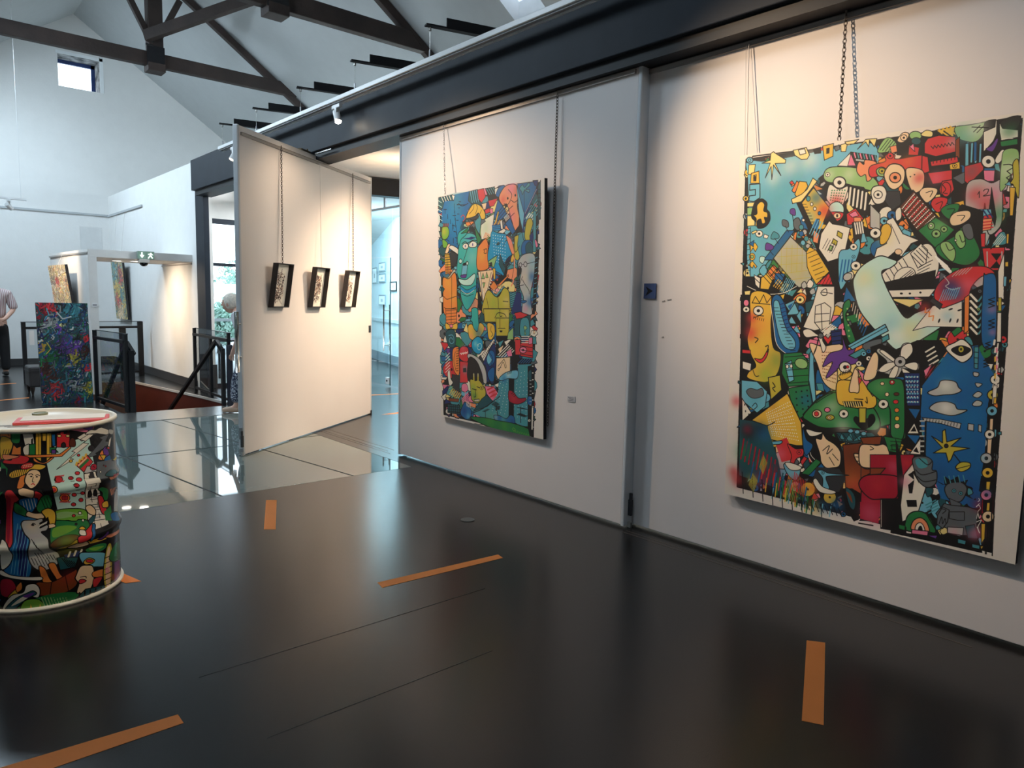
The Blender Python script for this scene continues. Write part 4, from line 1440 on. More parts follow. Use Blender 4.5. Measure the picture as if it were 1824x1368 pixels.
ART_DRUM = '''
@ 0 700 3.257
# sky behind tower
p t 0 270 400 330 250 520 240 560 460 500 690 330 690
a t 90 .7 400 560
p K 0 0 190 780 120 780 230 520 250 330 300 200 420 0 440
p G 0 0 400 40 440 30 560 0 600
p W 0 130 240 190 240 200 320 150 330
s O 4 0 215 40 210 62 240 55 290 20 300 0 300
s Y 4 0 260 60 270 70 310 40 370 0 380
h K 3 5 20 330 10 370 14 0
s G 4 60 260 70 220 130 205 150 215 120 240 110 290 70 290
p O 4 60 360 75 300 95 320 120 310 120 360
c K 3 10 240 30 230 50 250
s V 0 130 210 220 205 290 240 230 240
# castle
s W 4 130 330 140 310 170 300 165 360 140 360
p G 4 168 300 205 295 205 360 168 362
p Y 4 205 235 240 230 240 400 205 380
p Y 4 270 235 300 235 300 370 270 400
p Y 4 240 235 270 235 268 280 242 280
h K 3 4 225 240 225 370 22 0
p y 4 203 238 222 200 240 238
p P 4 230 232 255 210 272 232
p L 4 265 222 285 205 315 222
p R 4 330 235 350 235 350 225 375 225 375 238 408 238 408 315 330 316
p K 0 322 235 345 205 355 235
p m 3 385 235 400 205 412 238
e y 3 346 250 12 7
e y 3 396 250 12 7
s k 4 360 316 360 296 372 288 382 296 382 316
s m 3 408 310 408 275 425 262 440 275 440 310
p B 4 300 240 322 240 325 310 305 310
p G 4 290 318 330 316 325 330 340 345 290 348
p V 4 300 330 326 330 326 352 300 352
p O 4 130 362 350 355 410 310 415 320 360 370 130 376
s O 4 195 376 225 400 260 405 300 376 310 380 260 412 200 400
s R 4 20 410 20 390 60 392 70 370 110 362 165 375 160 400 120 415
s H 3 10 360 60 362 110 370 60 385 20 388
p K 0 180 270 190 262 190 300 180 300
# lightning and clouds
s P 4 380 210 470 190 545 190 545 215 510 230 440 222 400 215
s V 3 480 200 540 195 530 220
p W 4 450 260 490 235 640 205 650 230 560 240 520 245 480 280
s W 4 500 240 530 215 560 215 590 200 640 200 640 240 600 240 560 235
s D 4 560 180 650 170 690 180 660 220 630 210 600 200
s a 3 640 210 665 215 660 240 640 235
p W 3 330 445 440 345 420 340 500 280 470 270 520 240 550 240 490 290 520 295 410 380 430 385
p A 3 500 380 600 270 580 260 640 235 620 280 650 285 560 350 570 360
e k 2 535 322 18 18
e k 2 556 286 7 7
e k 2 568 262 8 8
e Y 3 414 396 10 8
e R 3 460 362 8 7
p W 3 640 270 655 250 640 330 630 330
# crown falling from tower
p R 4 445 420 510 360 545 400 490 460
p G 0 462 428 515 380 525 390 472 440
p S 0 455 420 508 372 512 378 460 428
h Y 12 4 446 418 450 405 18 -16
p a 4 490 465 510 425 570 425 565 460 530 470
s C 4 530 440 540 415 565 415 565 440 545 450
c K 3 545 430 550 425 556 435
s V 4 600 340 620 310 640 350 630 380 610 370
s O 4 575 380 600 330 610 370 600 390
p Y 4 585 360 622 360 610 395
s B 4 610 390 625 370 645 360 650 390 630 400
p R 4 620 320 640 310 645 330
# gray rubble right of tower
p A 0 570 400 690 370 700 470 570 500
s q 3 610 480 650 445 680 450 660 480
e W 2 590 458 5 6
e R 2 620 425 4 4
e C 2 608 420 3 3
p E 4 655 390 690 355 690 385 670 392
# coloured ring band top right
p H 4 620 490 700 460 700 480 640 508
h R 5 5 650 490 656 475 9 -4
# tower wall
p W 5 492 470 560 455 575 520 600 650 640 760 540 800 505 700
h a 12 3 505 610 570 600 8 60
h K 3 9 500 500 575 490 7 30
h K 3 5 520 480 524 510 8 62
h K 3 5 550 510 556 540 10 62
s k 4 525 500 528 470 538 458 548 470 550 500
s k 4 516 605 518 575 528 565 536 580 536 600
s k 4 548 595 550 568 560 560 568 575 568 595
p W 0 492 500 575 490 580 520 500 530
# covid like red suns
s O 4 360 490 360 505 350 520 330 520 318 505 330 485
e R 3 344 503 22 16
h R 5 7 320 490 325 484 8 -1
h R 5 7 322 522 326 516 8 -1
e O 4 378 610 30 24
e R 0 378 610 22 17
h R 5 8 350 590 354 583 8 0
h R 5 8 350 636 354 630 8 0
g k 3 4 3 360 598 398 598 398 624 360 624
e R 3 414 495 15 10
e R 3 453 466 14 10
e R 3 462 503 17 11
e R 3 441 535 15 11
e R 3 434 592 14 10
e R 3 484 582 12 9
e R 3 474 622 13 11
e R 3 430 648 14 10
e O 4 312 560 20 20
e R 0 312 560 12 12
h K 3 6 405 495 425 494 9 18
# black corner and white star left
p K 0 0 440 30 440 45 560 0 580
p K 0 240 420 280 450 335 680 300 680 240 560 200 560
p k 0 100 420 190 430 190 560 120 560
# hills
s L 5 320 690 400 672 500 680 510 740 460 760 400 740 330 745
s g 0 330 700 400 690 490 710 420 720 340 730
s G 5 300 750 340 740 440 745 460 735 510 740 520 780 420 850 300 880
s L 0 310 790 380 770 450 780 380 820 310 840
s m 4 290 880 370 830 460 830 410 890 340 910
a G 40 .8 380 860
e R 3 431 713 10 8
e W 3 468 698 10 9
e W 3 486 740 7 8
e k 2 445 762 7 7
# lady
s B 6 70 680 100 650 150 690 200 700 230 740 200 780 160 820 180 900 170 1070 60 1070 10 1010 60 900 70 780
s N 0 90 800 150 830 150 1060 110 1060 100 900
h b 3 6 100 760 60 1050 18 4
s R 6 30 580 60 560 90 580 110 620 90 640 70 700 70 880 40 890 25 870 30 700
s C 0 34 620 50 600 60 640 50 860 36 860
s R 6 200 570 240 580 250 610 230 660 180 690 150 710 180 640
s B 5 110 620 200 610 220 630 190 690 150 700 120 670
h W 3 5 130 630 145 690 16 -6
s G 5 80 640 110 650 150 680 160 720 120 710 80 690
a K 20 .5 110 690
s G 5 245 600 290 595 305 640 290 680 240 700 210 670
h K 3 4 240 620 270 690 16 -6
s S 5 105 560 125 550 180 560 200 570 190 610 140 600 115 590
s O 4 115 480 130 450 160 430 150 500 130 550 95 550
s S 6 160 460 200 445 232 460 235 500 210 540 180 555 155 540 140 510
c K 4 165 475 180 470 190 478
c K 4 205 480 218 476 230 482
e k 0 180 486 7 4
e k 0 213 488 7 4
c K 3 192 490 186 515 196 518
c R 5 180 532 192 528 200 536
s Y 5 48 475 80 450 150 440 200 415 260 420 262 435 230 448 180 445 150 470 100 490 60 495
e R 4 155 425 40 18 -15
g S 3 6 2 125 420 185 410 190 430 130 438
h K 3 8 70 455 60 490 12 -2
s S 5 160 690 200 700 250 700 265 715 240 735 200 730 150 715
s Y 6 240 690 280 670 320 690 325 740 310 780 280 770 260 720
s S 4 270 770 310 760 325 775 300 785 275 785
# lion
s a 6 120 770 130 745 160 740 200 740 240 730 260 740 230 760 280 770 270 800 240 810 280 850 290 900 340 930 350 970 330 1000 270 1030 220 1030 180 1000 160 940 170 860 140 820
a W 46 .7 240 960
a S 30 .6 180 770
c K 4 180 770 190 758 205 765
e k 0 190 768 8 6
p K 0 250 740 280 720 290 760 230 790 225 770
h W 5 6 228 778 232 768 8 -4
s K 0 245 735 262 725 268 740 255 750
h K 3 7 180 850 200 880 14 16
h K 3 7 200 930 220 960 18 2
h K 3 6 180 960 200 1000 20 2
h a 3 9 180 870 200 900 14 12
s O 5 225 1010 260 1020 290 1080 320 1110 325 1130 270 1130 240 1080
s O 5 280 1000 320 990 350 1050 390 1090 395 1115 350 1110 320 1070
a M 20 .5 260 1050
c K 3 290 1110 300 1120 300 1130
c K 3 360 1100 370 1105 372 1115
# mermaid barrel and ground
s W 5 0 860 40 880 70 940 50 1000 0 1020
s W 4 0 1030 60 1060 160 1070 240 1070 230 1090 100 1085 0 1060
s M 5 200 1130 220 1100 300 1100 420 1040 450 1030 450 1110 380 1160 260 1180 210 1170
c K 4 300 1100 290 1180
c K 4 380 1060 400 1150
a R 40 .4 400 1060
s C 4 0 1090 60 1085 90 1130 70 1180 40 1190 0 1170
s Y 4 40 1190 90 1140 110 1150 60 1210
s O 4 90 1130 120 1100 125 1140 95 1160
s G 0 100 1250 250 1180 450 1160 440 1240 300 1270 150 1275
s L 4 120 1270 140 1210 220 1200 260 1240 230 1275
h g 5 9 270 1265 240 1190 18 0
h G 5 9 290 1260 320 1180 14 2
p Y 0 170 1270 176 1225 190 1270
p Y 0 220 1268 232 1225 245 1262
s W 5 10 1250 60 1180 130 1160 150 1120 200 1110 230 1140 220 1190 150 1180 100 1230 50 1270
s q 4 20 1262 80 1200 150 1165 190 1150 210 1170 150 1200 90 1250 60 1268
s W 0 60 1240 120 1190 190 1165 130 1210
s V 0 130 1180 200 1160 160 1190
# fish stripe field
p q 5 330 960 370 950 460 950 440 1010 350 1030
h K 4 6 360 960 400 1010 14 4
p N 4 370 940 470 915 480 950 380 960
h W 12 3 400 950 410 925 34 -6
s G 5 500 910 560 880 620 870 620 900 570 930 520 930
s L 0 520 905 580 890 610 890 560 915
# yellow band with bird
s Y 6 310 910 400 880 440 850 500 860 600 830 630 820 620 850 520 880 400 900
a E 60 .6 400 880
s S 5 390 900 450 870 500 860 520 880 450 900
p H 4 570 840 650 815 700 780 705 800 650 840
s V 4 570 850 600 830 620 800 630 820 600 850
s K 0 580 820 600 790 610 810 590 830
# eagle man
s B 5 520 800 540 760 560 770 545 840 525 860
s R 5 450 840 480 820 520 780 540 760 530 830 500 860 455 870
s W 4 462 810 470 795 500 800 498 825 470 825
s Y 4 462 790 480 775 500 785 490 795
s q 4 520 740 560 700 552 740 530 760
s S 5 500 665 530 650 560 680 555 710 520 700
# fool red green man
s G 5 575 560 600 545 635 560 630 620 600 620 600 580
s R 5 575 600 600 600 615 640 630 700 600 700 580 650
s Y 4 600 640 630 625 635 660 605 665
p G 0 610 690 650 650 660 740 620 740
s D 4 640 540 690 530 690 600 650 600
h H 5 5 648 560 655 590 8 -3
s a 5 670 590 690 560 690 700 670 730
s B 4 650 700 690 690 690 740 660 740
# masked face
s b 6 470 930 520 925 620 930 620 1000 560 1010 500 1005 465 960
s Y 5 490 980 520 958 555 970 540 990 500 998
e R 3 525 976 22 10
s S 6 445 1060 470 1010 510 1000 545 1010 550 1080 520 1150 455 1165 450 1145 460 1110 440 1080
s R 4 462 1090 480 1082 505 1090 485 1105 465 1108
c K 4 470 1070 500 1065 505 1075
a S 0.1 0 500 1000
s O 4 545 1040 620 1020 620 1060 550 1070
s R 4 550 1080 600 1070 560 1130 545 1120
p q 6 440 1200 500 1140 620 1110 640 1160 500 1220 450 1230
h K 8 5 460 1215 465 1160 32 -8
s W 4 525 1170 555 1160 560 1200 535 1210
# snake plant right
s E 6 625 900 650 870 660 940 655 1060 640 1150 615 1130 605 1040
s S 0 625 940 645 900 645 1120 620 1100
h K 4 7 612 960 655 940 0 32
h P 4 4 618 1020 640 1012 0 8
s G 5 640 960 670 880 700 860 700 960 670 980
p V 4 670 980 705 960 705 1100 670 1150
a P 30 .6 690 1030
'''
# ---------------------------------------------------------------- palette of surfaces
PLASTER = mat('white_plaster', (.80, .79, .77), .85, bump=.15, bscale=25, var=.015)
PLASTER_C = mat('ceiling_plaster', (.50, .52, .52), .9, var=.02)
PANEL = mat('painted_panel', (.79, .73, .70), .6, var=.015, scale=2)
PANEL_EDGE = mat('panel_edge_paint', (.62, .64, .66), .5)
RAILG = mat('hanging_rail_grey', (.40, .36, .33), .4, .3)
STEEL_D = mat('dark_blue_grey_steel', (.016, .021, .030), .55, 0, var=.1, spec=.2)
BLACK = mat('black_steel', (.010, .010, .012), .5, 0, spec=.3)
TIMBER = mat('old_dark_timber', (.034, .021, .017), .7, var=.35, scale=3, bump=.4, bscale=20)
FLOOR = mat('black_linoleum', (.013, .012, .012), .25, var=.2, scale=1.3, bump=.03, bscale=220, spec=.45)
SKIRT = mat('dark_skirting', (.035, .033, .034), .5)
TAPE = mat('orange_floor_tape', (.74, .235, .06), .65, var=.03, spec=.15)
STEEL = mat('brushed_steel', (.62, .60, .57), .25, .95, var=.05)
WHITE_M = mat('white_enamel', (.78, .78, .78), .35)
GFLOOR = mat('walkable_glass_tile', (.15, .19, .18), .03, var=.05, scale=2, ior=2.4)
JOINT = mat('black_sealant_joint', (.02, .02, .02), .5)
REDWOOD = mat('red_brown_stair_panel', (.13, .028, .018), .35, var=.15, scale=3)
BARE_M = mat('bare_galvanised_metal', (.35, .35, .36), .35, .8)
# ---------------------------------------------------------------- floors
XW = 3.72                       # plane of the movable wall
GX0, GX1, GY0, GY1 = .10, 3.53, 5.40, 9.20
SO = [(2.18, 9.95), (3.62, 9.95), (3.50, 11.16), (3.16, 13.65), (2.05, 13.65)]    # stair opening
fm = MB()
def fl_rect(x0, x1, y0, y1): fm.quad((x0, y0, 0), (x1, y0, 0), (x1, y1, 0), (x0, y1, 0))
fl_rect(-2.2, 12, -4, GY0); fl_rect(-2.2, GX0, GY0, GY1); fl_rect(GX1, 12, GY0, GY1); fl_rect(-2.2, .1, GY1, 9.95); fl_rect(3.62, 12, GY1, 9.95)
fm.quad((-2.2, 9.95, 0), (2.18, 9.95, 0), (2.05, 13.65, 0), (-2.2, 13.65, 0))
fm.add([(3.62, 9.95, 0), (3.98, 9.95, 0), (3.98, 13.65, 0), (3.16, 13.65, 0), (3.50, 11.16, 0)], [(0, 1, 2, 3, 4)]); fl_rect(3.98, 12, 9.95, 12.2); fl_rect(6.75, 12, 12.2, 13.65)
fl_rect(-2.2, 3.98, 13.65, 17.6); fl_rect(6.75, 12, 13.65, 17.6)
struct('floor', fm, FLOOR)
m = MB()
for y, x0, x1 in ((2.82, .85, 2.3), (2.27, .9, 1.9)): m.box(x0, x1, y - .0012, y + .0012, -.002, .001)
struct('trim_1', m, JOINT, 'thin seams between the black floor sheets')
# walkable glass tiles
def clipx(p0, p1, x0, x1): return p0, p1
gf = MB().box(GX0 - .05, GX1 + .05, GY0 - .05, GY1 + .05, -.06, -.014)
gfl = struct('trim_2', gf, mat('glass_floor_bed', (.10, .13, .13), .5), 'glass floor inset into the black floor')
def gl(k, y): return 2.93 + 1.1 * k - (y - 5.42) * .133
rows = ((GY0 + .008, 7.235), (7.265, GY1 - .012))
for y0, y1 in rows:
    for k in range(-4, 3):
        def lim(v): return min(max(v, GX0 + .006), GX1 - .006)
        a, b = lim(gl(k - 1, y0) + .010), lim(gl(k, y0) - .010); c, d = lim(gl(k, y1) - .010), lim(gl(k - 1, y1) + .010)
        if b - a < .02 and c - d < .02: continue
        if b - a < .02: b = a + .02
        if c - d < .02: d = c - .02 if c > GX0 + .05 else d; c = max(c, d + .02)
        ob('glass_tile', MB().prism([(a, y0), (b, y0), (c, y1), (d, y1)], -.0125, -.0005), GFLOOR, gfl)
ob('glass_joint', MB().box(GX0 - .04, GX1 + .04, GY0 - .04, GY1 + .04, -.0135, -.004), JOINT, gfl)
struct('trim_3', MB().box(.1, 3.62, 9.2, 9.95, -.05, .004), STEEL, 'brushed steel threshold in front of the stairwell')
# floor grooves of the sliding wall
m = MB()
for x, y0, y1 in ((3.655, 6.0, 7.5), (3.70, 6.12, 7.6), (3.775, 6.12, 7.6), (3.62, .95, 3.0), (3.66, 1.35, 3.0)): m.box(x - .003, x + .003, y0, y1, -.002, .0015)
struct('trim_4', m, mat('groove_metal', (.16, .13, .11), .4, .6), 'guide grooves in the floor along the sliding wall')
# stairwell
m = MB()
for (x0, y0), (x1, y1) in zip(SO[1:3], SO[2:4]): m.quad((x0, y0, -.035), (x0, y0, -2.4), (x1, y1, -2.4), (x1, y1, -.035))
sw = struct('trim_5', m, REDWOOD, 'red brown panelling on the right flank of the stairwell')
m = MB(); 
for (x0, y0), (x1, y1) in ((SO[3], SO[4]), (SO[4], SO[0]), (SO[0], SO[1])): m.quad((x0, y0, 0), (x0, y0, -2.4), (x1, y1, -2.4), (x1, y1, 0))
m.quad((2, 9.9, -2.4), (3.7, 9.9, -2.4), (3.7, 13.7, -2.4), (2, 13.7, -2.4))
struct('trim_6', m, mat('stairwell_wall', (.10, .06, .05), .6), 'walls and bottom of the stairwell')
m = MB()
for (x0, y0), (x1, y1) in zip(SO[1:3], SO[2:4]): m.beam((x0, y0, -.016), (x1, y1, -.016), .02, .035)
struct('trim_7', m, mat('pale_nosing', (.62, .58, .54), .4), 'pale edge strip round the stairwell')
st = thing('staircase', 'flight of dark steps going down into the stairwell behind the steel threshold', 'stairs', (2.85, 10, -2.4))
for k in range(12):
    ob('step', MB().box(2.22, 3.44 - .02 * k, 10.0 + .28 * k, 10.0 + .28 * (k + 1), -.19 * (k + 1) - .05, -.19 * (k + 1)), mat('dark_stair_tread', (.05, .045, .045), .5), st, bevel=.004)
# ---------------------------------------------------------------- shell walls
Z1 = 3.56
RIDGE_X, RIDGE_Z, SL = 3.22, 7.157, -.682
def rz(x): return RIDGE_Z + SL * abs(x - RIDGE_X)
EX0, EX1 = -2.2, 10.2
YF, YB = 17.6, -4
wx0, wx1, wz0, wz1 = 2.904, 3.655, 5.69, 6.325
m = MB()
m.quad((EX0, YF, 0), (wx0, YF, 0), (wx0, YF, rz(wx0)), (EX0, YF, rz(EX0)))
m.add([(wx1, YF, 0), (3.98, YF, 0), (3.98, YF, rz(3.98)), (wx1, YF, rz(wx1))], [(0, 1, 2, 3)])
m.quad((3.98, YF, 3.35), (EX1, YF, 3.35), (EX1, YF, rz(EX1)), (3.98, YF, rz(3.98)))
m.quad((6.75, YF, 0), (EX1, YF, 0), (EX1, YF, 3.35), (6.75, YF, 3.35))
m.quad((wx0, YF, 0), (wx1, YF, 0), (wx1, YF, wz0), (wx0, YF, wz0))
m.add([(wx0, YF, wz1), (wx1, YF, wz1), (wx1, YF, rz(wx1)), (RIDGE_X, YF, RIDGE_Z), (wx0, YF, rz(wx0))], [(0, 1, 2, 3, 4)])
struct('wall_far', m, PLASTER)
struct('wall_left', MB().quad((EX0, YB, 0), (EX0, YF, 0), (EX0, YF, rz(EX0)), (EX0, YB, rz(EX0))), PLASTER)
struct('wall_back', MB().add([(EX0, YB, 0), (EX1, YB, 0), (EX1, YB, rz(EX1)), (RIDGE_X, YB, RIDGE_Z), (EX0, YB, rz(EX0))], [(0, 1, 2, 3, 4)]), PLASTER)
# roof slopes, with rooflight openings cut out
def slope(name, side, holes):
    m = MB(); xs = sorted({RIDGE_X, EX1 if side > 0 else EX0} | {h[0] for h in holes} | {h[1] for h in holes}); ys = sorted({YB, YF} | {h[2] for h in holes} | {h[3] for h in holes})
    for i in range(len(xs) - 1):
        for j in range(len(ys) - 1):
            cx, cy = (xs[i] + xs[i + 1]) / 2, (ys[j] + ys[j + 1]) / 2
            if any(h[0] < cx < h[1] and h[2] < cy < h[3] for h in holes): continue
            a, b, c, d = xs[i], xs[i + 1], ys[j], ys[j + 1]
            m.quad((a, c, rz(a)), (b, c, rz(b)), (b, d, rz(b)), (a, d, rz(a)))
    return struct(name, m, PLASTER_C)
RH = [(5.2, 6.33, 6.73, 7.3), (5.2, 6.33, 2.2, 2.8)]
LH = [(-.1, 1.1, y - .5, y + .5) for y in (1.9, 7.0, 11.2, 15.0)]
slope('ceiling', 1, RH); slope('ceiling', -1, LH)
pane = glass('clear_pane', (.93, .98, 1), 1.3)
for n, (a, b, c, d) in enumerate(RH + LH):
    m = MB()
    for (p, q) in (((a, c), (b, c)), ((b, c), (b, d)), ((b, d), (a, d)), ((a, d), (a, c))):
        za, zb = rz(p[0]), rz(q[0]); m.quad((p[0], p[1], za), (q[0], q[1], zb), (q[0], q[1], zb + .3), (p[0], p[1], za + .3))
    w = struct('window_%d' % (n + 1), m, mat('rooflight_lining', (.8, .82, .84), .6), 'rooflight cut into the sloping ceiling')
    if n < 2: ob('window_pane', MB().quad((a, c, rz(a) + .29), (b, c, rz(b) + .29), (b, d, rz(b) + .29), (a, d, rz(a) + .29)), mat('glowing_rooflight_pane', (.8, .9, 1), .3, emit=.75, ecol=(.72, .86, 1)), w)  # pane glows by its own emission, standing in for daylight
# square window high in the gable
m = MB(); D_ = .5
for (p, q) in (((wx0, wz0), (wx1, wz0)), ((wx1, wz0), (wx1, wz1)), ((wx1, wz1), (wx0, wz1)), ((wx0, wz1), (wx0, wz0))):
    m.quad((p[0], YF, p[1]), (q[0], YF, q[1]), (q[0], YF + D_, q[1]), (p[0], YF + D_, p[1]))
stone = mat('rough_stone_reveal', (.30, .29, .28), .9, var=.95, scale=7, bump=.8, bscale=14)
w = struct('window_7', m, stone, 'deep square window with rough stone reveal high in the gable')
m = MB(); t = .045
m.box(wx0 + .05, wx1 + .05, YF + D_ - .06, YF + D_, wz0 - .05, wz0 + t).box(wx0, wx1, YF + D_ - .06, YF + D_, wz1 - .07, wz1).box(wx0, wx0 + .05, YF + D_ - .06, YF + D_, wz0, wz1).box(wx1 - .07, wx1, YF + D_ - .06, YF + D_, wz0, wz1)
ob('window_frame', m, mat('blue_window_frame', (.03, .06, .2), .4), w)
ob('window_pane', MB().quad((wx0, YF + D_ - .02, wz0), (wx1, YF + D_ - .02, wz0), (wx1, YF + D_ - .02, wz1), (wx0, YF + D_ - .02, wz1)), pane, w)
m = MB(); t = .03
m.box(wx0 - t, wx1 + .06, YF - .012, YF, wz1, wz1 + .06).box(wx1, wx1 + .07, YF - .012, YF, wz0, wz1 + .06)
ob('window_surround', m, mat('bright_white_surround', (.9, .92, .93), .6), w)
struct('wall_outer', MB().quad((EX1, YB, 0), (EX1, YF, 0), (EX1, YF, rz(EX1)), (EX1, YB, rz(EX1))), PLASTER)
# hanging rail along the far wall and access hatch
m = MB().box(EX0, XW - .02, YF - .03, YF, 3.135, 3.175)
struct('trim_8', m, mat('rail_pale_grey', (.45, .47, .48), .5), 'picture rail on the far wall')
m = MB()
for a in ((3.165, 3.58, 2.885, 2.895), (3.165, 3.17, 2.2, 2.895), (3.575, 3.58, 2.2, 2.895)): m.box(a[0], a[1], YF - .004, YF, a[2], a[3])
m.box(3.175, 3.57, YF - .003, YF, 2.2, 2.88)
struct('door_1', m, mat('hatch_paint', (.70, .70, .69), .7), 'access hatch flush in the far wall')
# fixed white wall in line with the sliding wall (behind the stairwell)
struct('wall_right', MB().box(XW, XW + .14, 11.88, YF, 0, Z1), PLASTER)
struct('trim_9', MB().box(XW - .03, XW, 14.9, YF - .03, 3.125, 3.165), mat('rail_pale_grey', (.45, .47, .48), .5), 'picture rail on the white wall beyond the stairwell')
m = MB().box(XW - .012, XW, 11.97, YF, 0, .36).box(1.0, XW, YF - .012, YF, 0, .2)
struct('baseboard_right', MB().add([(3.40, 14.6, 0), (XW, 11.97, 0), (XW, 11.97, .14), (XW, 14.6, .15), (3.40, 14.6, .15)], [(0, 1, 2, 4)]), SKIRT) if False else None
struct('baseboard_right', MB().box(XW - .02, XW - .001, 11.97, YF, 0, .14), SKIRT)
struct('baseboard_far', MB().box(EX0, XW - .02, YF - .02, YF - .001, 0, .14), SKIRT)
# ---------------------------------------------------------------- beam over the sliding wall
BX0, BX1 = 3.58, 3.86
struct('trim_10', MB().box(BX0, BX1, YB, 11.60, 3.075, 3.52), STEEL_D, 'dark steel beam above the movable white wall', bevel=.006)
struct('trim_11', MB().box(BX0 + .04, BX1, YB, 11.55, 3.0, 3.075), BLACK, 'black track slot under the steel beam')
struct('trim_12', MB().box(3.72, 3.80, 11.50, 11.87, 0, 3.075), STEEL_D, 'dark steel column at the end of the beam')
struct('trim_13', MB().box(XW, XW + .14, 11.60, 11.87, 3.08, 3.56), PLASTER, 'white wall end above the column where it meets the beam')
tr = thing('light_track', 'long white lighting track hung in front of the dark steel beam', 'track', (3.45, 3, 3.42))
ob('track_body', MB().box(3.42, 3.48, YB + .1, 9.95, 3.418, 3.458), WHITE_M, tr, bevel=.004)
ob('track_slot', MB().box(3.435, 3.465, YB + .1, 9.93, 3.405, 3.418), mat('track_slot_grey', (.25, .25, .26), .5), tr)
ob('track_fin', MB().box(3.47, 3.478, YB + .1, 9.9, 3.392, 3.42), WHITE_M, tr)
def track_head(y, aim, label, lit, px=3.45, z=3.391, grp='track spotlights under the beam'):
    t = thing('spotlight', label, 'lamp', (px, y, z), 0, grp)
    ob('adapter', MB().box(px - .018, px + .018, y - .08, y + .08, z - .035, z), WHITE_M, t, bevel=.003)
    ob('bracket', MB().box(px - .02, px + .02, y - .02, y + .02, z - .08, z - .035), WHITE_M, t)
    a = Vector(aim).normalized(); c = Vector((px, y, z - .105))
    lb = ob('lamp_body', MB().tube([c - a * .05, c + a * .07], .034, 20), WHITE_M, t, smooth=False)
    ob('lens', MB().tube([c + a * .062, c + a * .073], .029, 20), mat('lit_lens' if lit else 'dim_lens', (1, .9, .75), .3, emit=60 if lit else 1.5, ecol=(1, .86, .66)), lb)
    return t
track_head(6.67, (-.05, -.45, -.85), 'white spotlight glowing on the track in front of the steel beam', True)
track_head(9.45, (-.5, -.1, -.85), 'dim white spotlight tilted left near the far end of the track', False)
track_head(9.05, (.3, -.3, -.9), 'lit white spotlight on the track just left of the pivoting panel', True)
ca = math.radians(15.3); cdx, cdy = math.cos(ca), -math.sin(ca)
for i, (y, z) in enumerate(((3.87, 3.72), (5.071, 3.722), (6.311, 3.729), (7.49, 3.727), (8.705, 3.736), (9.84, 3.748))):
    nth = ['nearest', 'second', 'third', 'fourth', 'fifth', 'farthest'][i]
    if i == 0: continue
    br = thing('track_bracket', '%s black steel arm reaching out above the white lighting track' % ('farthest' if i == 5 else ['', 'nearest', 'second nearest', 'middle', 'second farthest'][i]), 'bracket', (3.45, y, z), 0, 'steel arms above the lighting track')
    p = lambda s, dz: (3.43 + cdx * s, y + cdy * s, z + dz)
    ob('arm_plate', MB().beam(p(-.02, -.012), p(1.15, -.012), .06, .012), BLACK, br)
    ob('arm_web', MB().beam(p(.16, .03), p(1.15, .03), .012, .085), BLACK, br)
    ob('ring', MB().tube([(3.45, y, z - .02), (3.45, y, z - .05)], .012, 8), STEEL, br)
    ob('suspension_wire', MB().tube([(3.45, y, z - .05), (3.45, y, 3.46)], .0022, 5), STEEL, br)
    ob('wire_clamp', MB().tube([(3.45, y, 3.458), (3.45, y, 3.52)], .007, 6), BARE_M, br)
# suspended track at the far left
lt = thing('light_track', 'short pale lighting track hung by thin wires at the far left', 'track', (1.3, 14, 2.96))
ob('track_body', MB().box(-.9, 1.79, 13.98, 14.03, 2.945, 2.975), WHITE_M, lt)
ob('suspension_wire', MB().tube([(1.72, 14, 2.975), (1.72, 14, rz(1.72))], .003, 5), WHITE_M, lt)
ob('suspension_wire', MB().tube([(0.2, 14, 2.975), (0.2, 14, rz(.2))], .003, 5), WHITE_M, lt)
track_head(14.0, (.6, .6, -.5), 'white spotlight on the short suspended track at far left', False, 1.55, 2.945, 'spotlight of the left track')
# ---------------------------------------------------------------- roof trusses
def truss(y, label, tz, th, tw, kx, rr):
    T = thing('roof_truss', label, 'truss', (3.22, y, tz), 0, 'old timber roof trusses')
    half = 2.86
    ob('tie_beam', MB().hexa([(RIDGE_X - half, y - tw / 2, tz), (RIDGE_X - half, y + tw / 2, tz), (RIDGE_X - half + .25, y + tw / 2, tz + th), (RIDGE_X - half + .25, y - tw / 2, tz + th)],
                             [(RIDGE_X + half, y - tw / 2, tz), (RIDGE_X + half, y + tw / 2, tz), (RIDGE_X + half - .25, y + tw / 2, tz + th), (RIDGE_X + half - .25, y - tw / 2, tz + th)]), TIMBER, T, bevel=.01)
    for s in (-1, 1):
        a = (RIDGE_X, y, RIDGE_Z - .09); L = 3.45; b = (RIDGE_X + s * L, y, RIDGE_Z - .09 - .682 * L)
        ob('rafter', MB().beam(a, b, .10, rr), TIMBER, T, bevel=.008)
    ob('king_post', MB().box(kx - .10, kx + .12, y - .12, y + .10, tz - .02, rz(kx) - .06), TIMBER, T, bevel=.008)
    ob('post_foot', MB().box(kx - .13, kx + .14, y - .14, y + .12, tz - .09, tz + .04), TIMBER, T, bevel=.01)
    ob('strut', MB().beam((kx - .06, y - .02, tz + .42), (kx - .52, y - .02, tz + 1.32), .09, .09), TIMBER, T, bevel=.006)
    ob('strut', MB().beam((kx + .10, y - .02, tz + .50), (kx + .42, y - .02, tz + 1.15), .09, .09), TIMBER, T, bevel=.006)
    ob('iron_strap', MB().box(kx - .14, kx + .13, y - .135, y - .12, tz - .02, tz + .30), BLACK, T)
    for dz in (.30, .36):
        ob('bolt', MB().tube([(kx - .16, y - .14, tz + dz), (kx - .04, y - .14, tz + dz)], .014, 6), BLACK, T)
    return T
t1 = truss(13.3, 'farther dark timber truss whose post stands over the square gable window', 5.24, .22, .13, 3.575, .11)
